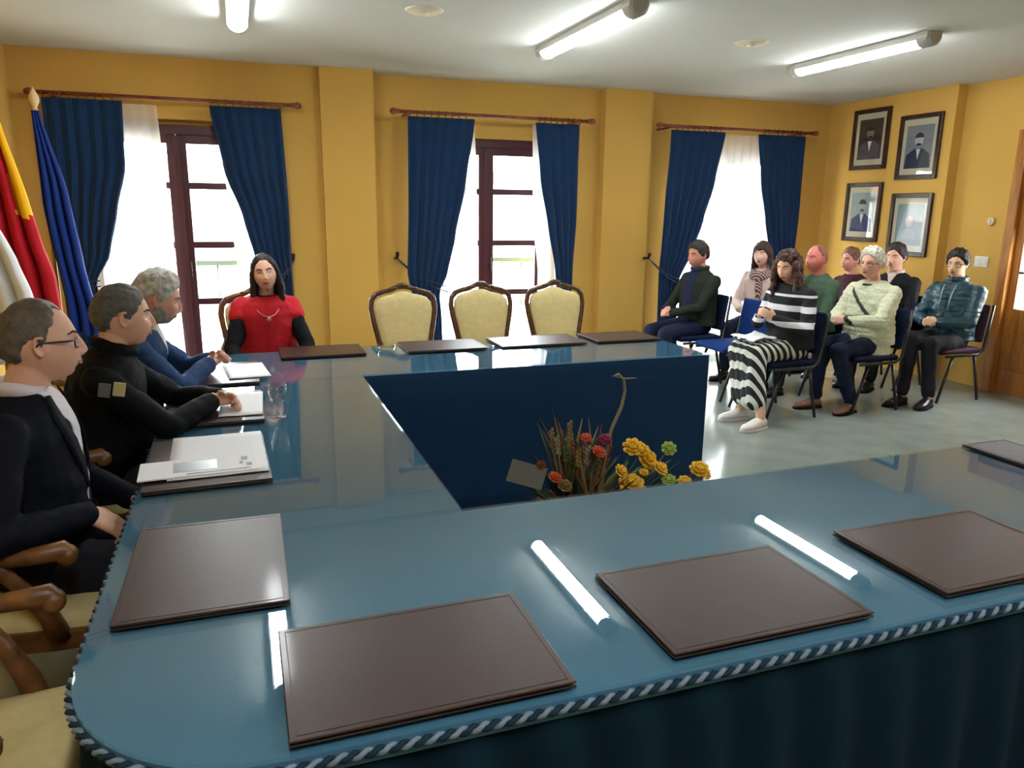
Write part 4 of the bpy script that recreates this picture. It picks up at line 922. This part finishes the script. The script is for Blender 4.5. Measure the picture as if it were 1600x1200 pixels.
bm = NB(); V = [[bm.verts.new((lerp(-.14, .14, i / 10), lerp(-.11, .11, j / 8), .03 * math.sin(i * .5 + j * .15) * .6 + .01 * noise.noise(Vector((i * .5, j * .5, 0))))) for i in range(11)] for j in range(9)]
for j in range(8):
    for i in range(10): bm.faces.new((V[j][i], V[j][i + 1], V[j + 1][i + 1], V[j + 1][i]))
o = obj('paper_sheets', bm, PAPER, None, True); o.location = (3.74, 4.84, .655); o.rotation_euler = (.05, -.10, .25); s_ = o.modifiers.new('t', 'SOLIDIFY'); s_.thickness = .004; tag(o, 'white papers lying on the zebra-striped skirt', 'paper')
person('balding person in a green jacket mostly hidden behind the curly-haired woman', (4.90, 5.50), PI + .05, skin('p4', (206, 118, 104)), ('fair_thin', BALD, .007, (150, 92, 80)), ('jacket', OLIVE), TRD, SHB, head=(.1, .0, 0), wr=clasp(.3, .66), hnd=CH, brow=(130, 90, 70))
def strap_extra(t, T, Mh, sh, el, wrp, clip, fw, lt, ax):
    n_ = (ax * .72 + lt * .70).normalized(); c_ = T(.1, .0, .33)
    clip('bag_strap', [(c_ + n_ * .013, n_), (c_ - n_ * .013, -n_), (T(.01, 0, 0), -fw), (T(0, .15, 0), lt), (T(0, -.10, 0), -lt)], mat('dark_strap', (34, 46, 40), .6), .006)
    bm = NB(); n = 24; tube(bm, [T(.012 + .080 * math.cos(2 * PI * k / n), .075 * math.sin(2 * PI * k / n), .492 - .022 * max(0, math.cos(2 * PI * k / n))) for k in range(n)], .014, 8, True); obj('neckerchief', bm, mat('dark_strap', (34, 46, 40), .6), t, True)
    bm = NB(); R = []
    for u, rx, ry in ((-.12, .165, .205), (-.06, .168, .205), (.02, .16, .20), (.1, .148, .19)):
        c = T(.015, 0, u); R.append([c + fw * (rx * math.cos(2 * PI * k / 24)) + lt * (ry * math.sin(2 * PI * k / 24)) for k in range(24)])
    rings(bm, R); me = remesh(bm, .009, 2); wrinkle(me, .006, 14); me.shade_smooth(); link('cardigan_hem', me, CREAMK, t)
person('white-haired woman with glasses in a cream knitted cardigan', (4.88, 4.86), PI + .10, skin('p6', (224, 166, 146)), ('white_short', MEN, .024, (206, 200, 184), dict(top=.006, curly=.006)), ('cardigan', CREAMK), JEAN, SHBR,
       head=(.12, .08, 0), wr=((.36, .10, .76), (.33, -.04, .75)), hnd=(((.4, -.8, .0), (-.7, -.4, -.4), .7), ((.6, .6, .1), (-.5, .4, -.5), .7)), knees=((.42, .10, .52), (.42, -.08, .54)), ank=((.26, .14, .09), (.40, -.10, .09)), female=True, width=1.22, glasses=(110, 50, 50), extra=strap_extra, brow=(150, 140, 130), puffy=.004, lean=.0)
person('dark-haired man in a black jacket seated right below the portraits', (5.82, 5.52), PI + .30, skin('p7', (212, 158, 132)), ('darkbrown_short', MEN, .018, (48, 36, 32), dict(top=.014, curly=.005)), ('jacket', BLKJ), TRD, SHB, head=(.05, .03, 0), wr=clasp(.3, .66), hnd=CH, open_v=(.1, .05, .01), vmat=PINKC, collar='shirt')
person('person in a dark maroon jacket behind the white-haired woman', (5.80, 6.04), PI + .05, skin('p5', (212, 144, 124)), ('sandy_short', MEN, .014, (120, 84, 66), dict(top=.01, curly=.004)), ('jacket', MARJ), TRD, SHB, head=(.05, .06, 0), wr=clasp(.3, .66), hnd=CH, hs=.96, hipz=.50)
def teal_extra(t, T, Mh, sh, el, wrp, clip, fw, lt, ax):
    CO = mat('pale_cord', (150, 190, 196), .6)
    for s in (1, -1): bm = NB(); tube(bm, [T(.11, s * .05, .47), T(.150, s * .045, .40), T(.166, s * .04, .32), T(.168, s * .042, .25)], .004, 6); obj('drawstring', bm, CO, t, True)
    clip('zip', [(T(0, .006, 0), lt), (T(0, -.006, 0), -lt), (T(.02, 0, 0), -fw)], mat('zip_dark', (12, 30, 40), .4), .004)
person('man with glasses in a teal padded jacket seated beside the door', (5.84, 4.90), PI + .22, skin('p8', (222, 176, 140)), ('black_short', MEN, .020, (28, 24, 26), dict(top=.016, curly=.005)), ('jacket', TEALP), TRD, SHB, head=(.12, .06, 0), wr=((.30, .06, .70), (.29, -.06, .70)), hnd=CH,
       knees=((.45, .10, .53), (.50, -.03, .56)), ank=((.48, .16, .09), (.60, .0, .09)), collar='high', width=1.05, puffy=.008, glasses=(24, 24, 30), extra=teal_extra, hs=.95, hipz=.53, lean=-.05)

# ------------------------------------------------------------------ flags
FR = mat('flag_red', (176, 24, 36), .7); FY = mat('flag_yellow', (236, 176, 24), .7); FB = mat('flag_blue', (24, 52, 130), .7); FW = mat('flag_white', (226, 228, 226), .7)
POLE = mat('brass_pole', (150, 116, 60), .35, metal=.7); FIN = mat('cream_finial', (214, 186, 140), .4)
def flag(label, x, y, ztop, mats, left, right, z0, z1, colour, n, amp, fin=((.001, 0), (.02, 0), (.012, .02), (.03, .06), (.03, .09), (.012, .13), (.001, .15))):
    t = thing('flag', label, 'flag', (x, y, 0), 0, 'flags on poles by the window')
    bm = NB(); lathe(bm, [(.001, 0), (.11, 0), (.115, .02), (.09, .05), (.03, .07), (.02, .14), (.001, .14)], 24); obj('base', bm, WOODC, t, True)
    bm = NB(); tube(bm, [(0, 0, .1), (0, 0, ztop)], .014, 10); obj('pole', bm, POLE, t, True)
    bm = NB(); lathe(bm, fin, 14, (0, 0, ztop)); obj('finial', bm, FIN, t, True)
    # heavy cloth hanging from the top of the pole in deep folds that open downwards
    bm = NB(); nu, nv = n * 10, 50; V = []
    for j in range(nv + 1):
        v = j / nv; z = lerp(z0, z1, v); xl = prof(left, z) - x; xr = prof(right, z) - x; row = []
        for i in range(nu + 1):
            u = i / nu; ph = 2 * PI * n * u + 1.2 * noise.noise(Vector((u * 2, z, x)))
            a = amp * (.25 + .75 * min(1, v * 1.6))
            row.append(bm.verts.new((lerp(xl, xr, u) + .35 * a * math.cos(ph), -.03 + a * math.sin(ph), z - .10 * u * min(1, v * 3))))
        V.append(row)
    for j in range(nv):
        for i in range(nu):
            f = bm.faces.new((V[j][i], V[j + 1][i], V[j + 1][i + 1], V[j][i + 1])); c = f.calc_center_median(); f.material_index = colour(c.x + x, c.z)
    o = obj('cloth', bm, mats, t, True); s_ = o.modifiers.new('t', 'SOLIDIFY'); s_.thickness = .002
    return t
flag('royal blue flag on a pole with cream finial beside the navy curtain', -1.215, 6.02, 2.20, [FB], [(2.2, -1.235), (1.6, -1.24), (.95, -1.18)], [(2.2, -1.19), (1.75, -1.08), (1.3, -1.04), (.90, -.985)], 2.2, .75, lambda x, z: 0, 3, .035)
flag('red and yellow banded flag drooping by the left wall', -1.43, 5.45, 2.30, [FR, FY], [(2.3, -1.44), (1.0, -1.42)], [(2.3, -1.37), (2.12, -1.29), (1.72, -1.20), (1.5, -1.165), (1.25, -1.11), (.9, -1.09)], 2.28, .80,
     lambda x, z: 1 if 1.52 + max(0, -1.27 - x) * 5 < z < 2.06 + (x + 1.29) * 1.0 and x > -1.30 + (1.95 - z) * .10 else 0, 3, .04)
flag('white flag drooping at the left picture edge before the red and yellow one', -1.45, 4.90, 1.85, [FW], [(1.8, -1.46), (1.0, -1.44)], [(1.8, -1.36), (1.4, -1.17), (1.2, -1.12), (1.0, -1.08), (.8, -1.06)], 1.8, .75, lambda x, z: 0, 3, .035)

# ------------------------------------------------------------------ dried flower arrangement on the floor inside the U
fa = thing('flower_arrangement', 'basket of dried stalks and yellow roses on the floor inside the table ring', 'flower arrangement', (1.50, 3.12, 0)); fa.scale = (1, 1, .93)
STEMG = mat('dry_green', (84, 92, 56), .8); DRY = mat('dry_wheat', (136, 112, 66), .85); BRN = mat('rust_leaf', (128, 64, 38), .8); YEL = mat('yellow_petal', (232, 180, 36), .6); LIME = mat('lime_petal', (160, 180, 80), .6)
ORG = mat('orange_petal', (200, 80, 40), .6); MAG = mat('magenta_petal', (140, 30, 70), .6); PALE = mat('pale_stem', (140, 128, 98), .7); DKG = mat('dark_green_leaf', (32, 48, 34), .7)
bm = NB(); lathe(bm, [(.001, 0), (.16, 0), (.20, .06), (.23, .16), (.24, .22), (.22, .22), (.2, .18), (.001, .16)], 28); obj('basket', bm, mat('wicker', (96, 66, 40), .8, bump=.8, bscale=70), fa, True)
random.seed(11)
def blade(bm, p, q, w, mi=0):
    p, q = Vector(p), Vector(q); d_ = (q - p); a, b_ = basis(d_); mid = lerp(p, q, .5) + b_ * .02 * random.uniform(-1, 1)
    R = [[c + a * w_, c + b_ * w_ * .25, c - a * w_, c - b_ * w_ * .25] for c, w_ in ((p, w * .5), (lerp(p, mid, .5), w), (mid, w), (lerp(mid, q, .6), w * .7), (q, w * .1))]
    rings(bm, R, mi=mi)
# (base, tip) in arrangement coordinates (x across, z up)
for k in range(52):                                    # sheaf of dry stalks fanning to upper left
    a = (k % 26) / 25; bm = NB(); x1 = lerp(-.22, .12, a) + random.uniform(-.03, .03); z1 = lerp(.74, .60, a) + random.uniform(-.26, .03)
    blade(bm, (random.uniform(-.12, .05), random.uniform(-.06, .06), .2), (x1, random.uniform(-.1, .1), z1), random.uniform(.009, .02)); obj('dried_stalk', bm, [DRY, BRN, STEMG, DRY][k % 4], fa, True)
for k in range(64):
    bm = NB(); a = random.uniform(0, 2 * PI); r_ = random.uniform(.12, .36); z = random.uniform(.22, .44)
    blade(bm, (r_ * .4 * math.cos(a), r_ * .3 * math.sin(a), .18), (r_ * 1.3 * math.cos(a) + .06, r_ * math.sin(a), z), random.uniform(.015, .028)); obj('leaf', bm, [DKG, STEMG, DKG, BRN, DKG][k % 5], fa, True)
for k in range(20):                                    # ears of dried wheat
    a = k / 19; p0 = Vector((lerp(-.10, .04, a), .0, .18)); tip = Vector((lerp(-.20, .12, a) + random.uniform(-.02, .02), random.uniform(-.10, .04), lerp(.72, .60, a) - random.uniform(0, .16)))
    bm = NB(); tube(bm, [p0, lerp(p0, tip, .5), tip], .003, 5); u_ = (tip - p0).normalized(); sd_ = Vector((u_.z, 0, -u_.x))
    for q in range(9): c_ = tip - u_ * (.012 * q) + sd_ * .007 * (-1) ** q; ellip(bm, c_, .0075, .007, .012, 8)
    obj('wheat_ear', bm, [DRY, PALE, BRN, STEMG][k % 4], fa, True)
def rose(x, y, z, r_, m_, nm='rose'):
    bm = NB(); M = Matrix.Translation((x, y, z)) @ Matrix.Rotation(random.uniform(.5, 1.1), 4, 'X') @ Matrix.Rotation(random.uniform(-.4, .4), 4, 'Y')
    ellip(bm, (0, 0, 0), r_ * .55, r_ * .55, r_ * .6, 10)
    for ring_, (n, rr, tilt) in enumerate(((4, .35, 1.25), (6, .62, .9), (8, .9, .5))):
        for k in range(n):
            a = 2 * PI * k / n + ring_ * .5; c = Vector((math.cos(a) * r_ * rr, math.sin(a) * r_ * rr, r_ * (.42 - .28 * ring_)))
            ellip(bm, c, r_ * .42, r_ * .40, r_ * .13, 8, rot=Matrix.Rotation(a, 4, 'Z') @ Matrix.Rotation(-tilt, 4, 'Y'))
    bmesh.ops.transform(bm, matrix=M, verts=bm.verts)
    return obj(nm, bm, m_, fa, True)
for x, z, r_, m_ in ((.22, .53, .042, YEL), (.30, .46, .05, YEL), (.27, .51, .03, YEL), (.18, .36, .055, YEL), (.33, .43, .035, YEL), (.55, .40, .042, YEL), (.58, .37, .03, YEL), (.42, .50, .032, LIME), (.24, .42, .02, YEL), (.12, .44, .03, YEL), (.38, .36, .03, LIME), (.47, .34, .03, YEL)):
    y = -.14 if z < .45 else -.06; rose(x, y, z, r_, m_)
    bm = NB(); tube(bm, [(x * .3, 0, .18), (x * .8, y * .6, z * .75), (x, y, z - .01)], .004, 6); obj('stem', bm, STEMG, fa, True)
for x, z, r_, m_ in ((.02, .54, .03, ORG), (.05, .60, .026, MAG), (-.05, .62, .022, ORG), (-.2, .43, .028, ORG), (-.15, .38, .03, DRY), (-.27, .5, .02, BRN)): rose(x, -.1, z, r_, m_, 'dried_flower')
bm = NB(); tube(bm, [(.05, .0, .2), (.10, -.02, .5), (.12, -.02, .62), (.17, -.02, .74), (.185, -.02, .82), (.175, -.02, .88), (.145, -.02, .91), (.12, -.02, .90)], [.006, .007, .008, .008, .007, .007, .008, .005], 8)
blade(bm, (.11, -.02, .905), (.25, -.02, .885), .012); obj('curled_stem', bm, PALE, fa, True)
bm = NB(); box(bm, -.085, .085, -.004, .004, -.055, .055, .002); bmesh.ops.transform(bm, matrix=Matrix.Translation((-.34, -.10, .46)) @ Matrix.Rotation(-.25, 4, 'Z') @ Matrix.Rotation(.32, 4, 'Y') @ Matrix.Rotation(-.3, 4, 'X'), verts=bm.verts); obj('card', bm, mat('grey_card', (112, 108, 96), .7), fa)
bm = NB(); blade(bm, (-.1, 0, .18), (-.36, -.11, .40), .006); obj('card_stick', bm, STEMG, fa, True)
for k in range(8):
    bm = NB(); ellip(bm, (-.3 + .03 * k, -.14 + .02 * (k % 3), .23 + .02 * (k % 2)), .03, .03, .025, 10); obj('berry_cluster', bm, mat('dark_red_berry', (84, 32, 34), .6), fa, True)
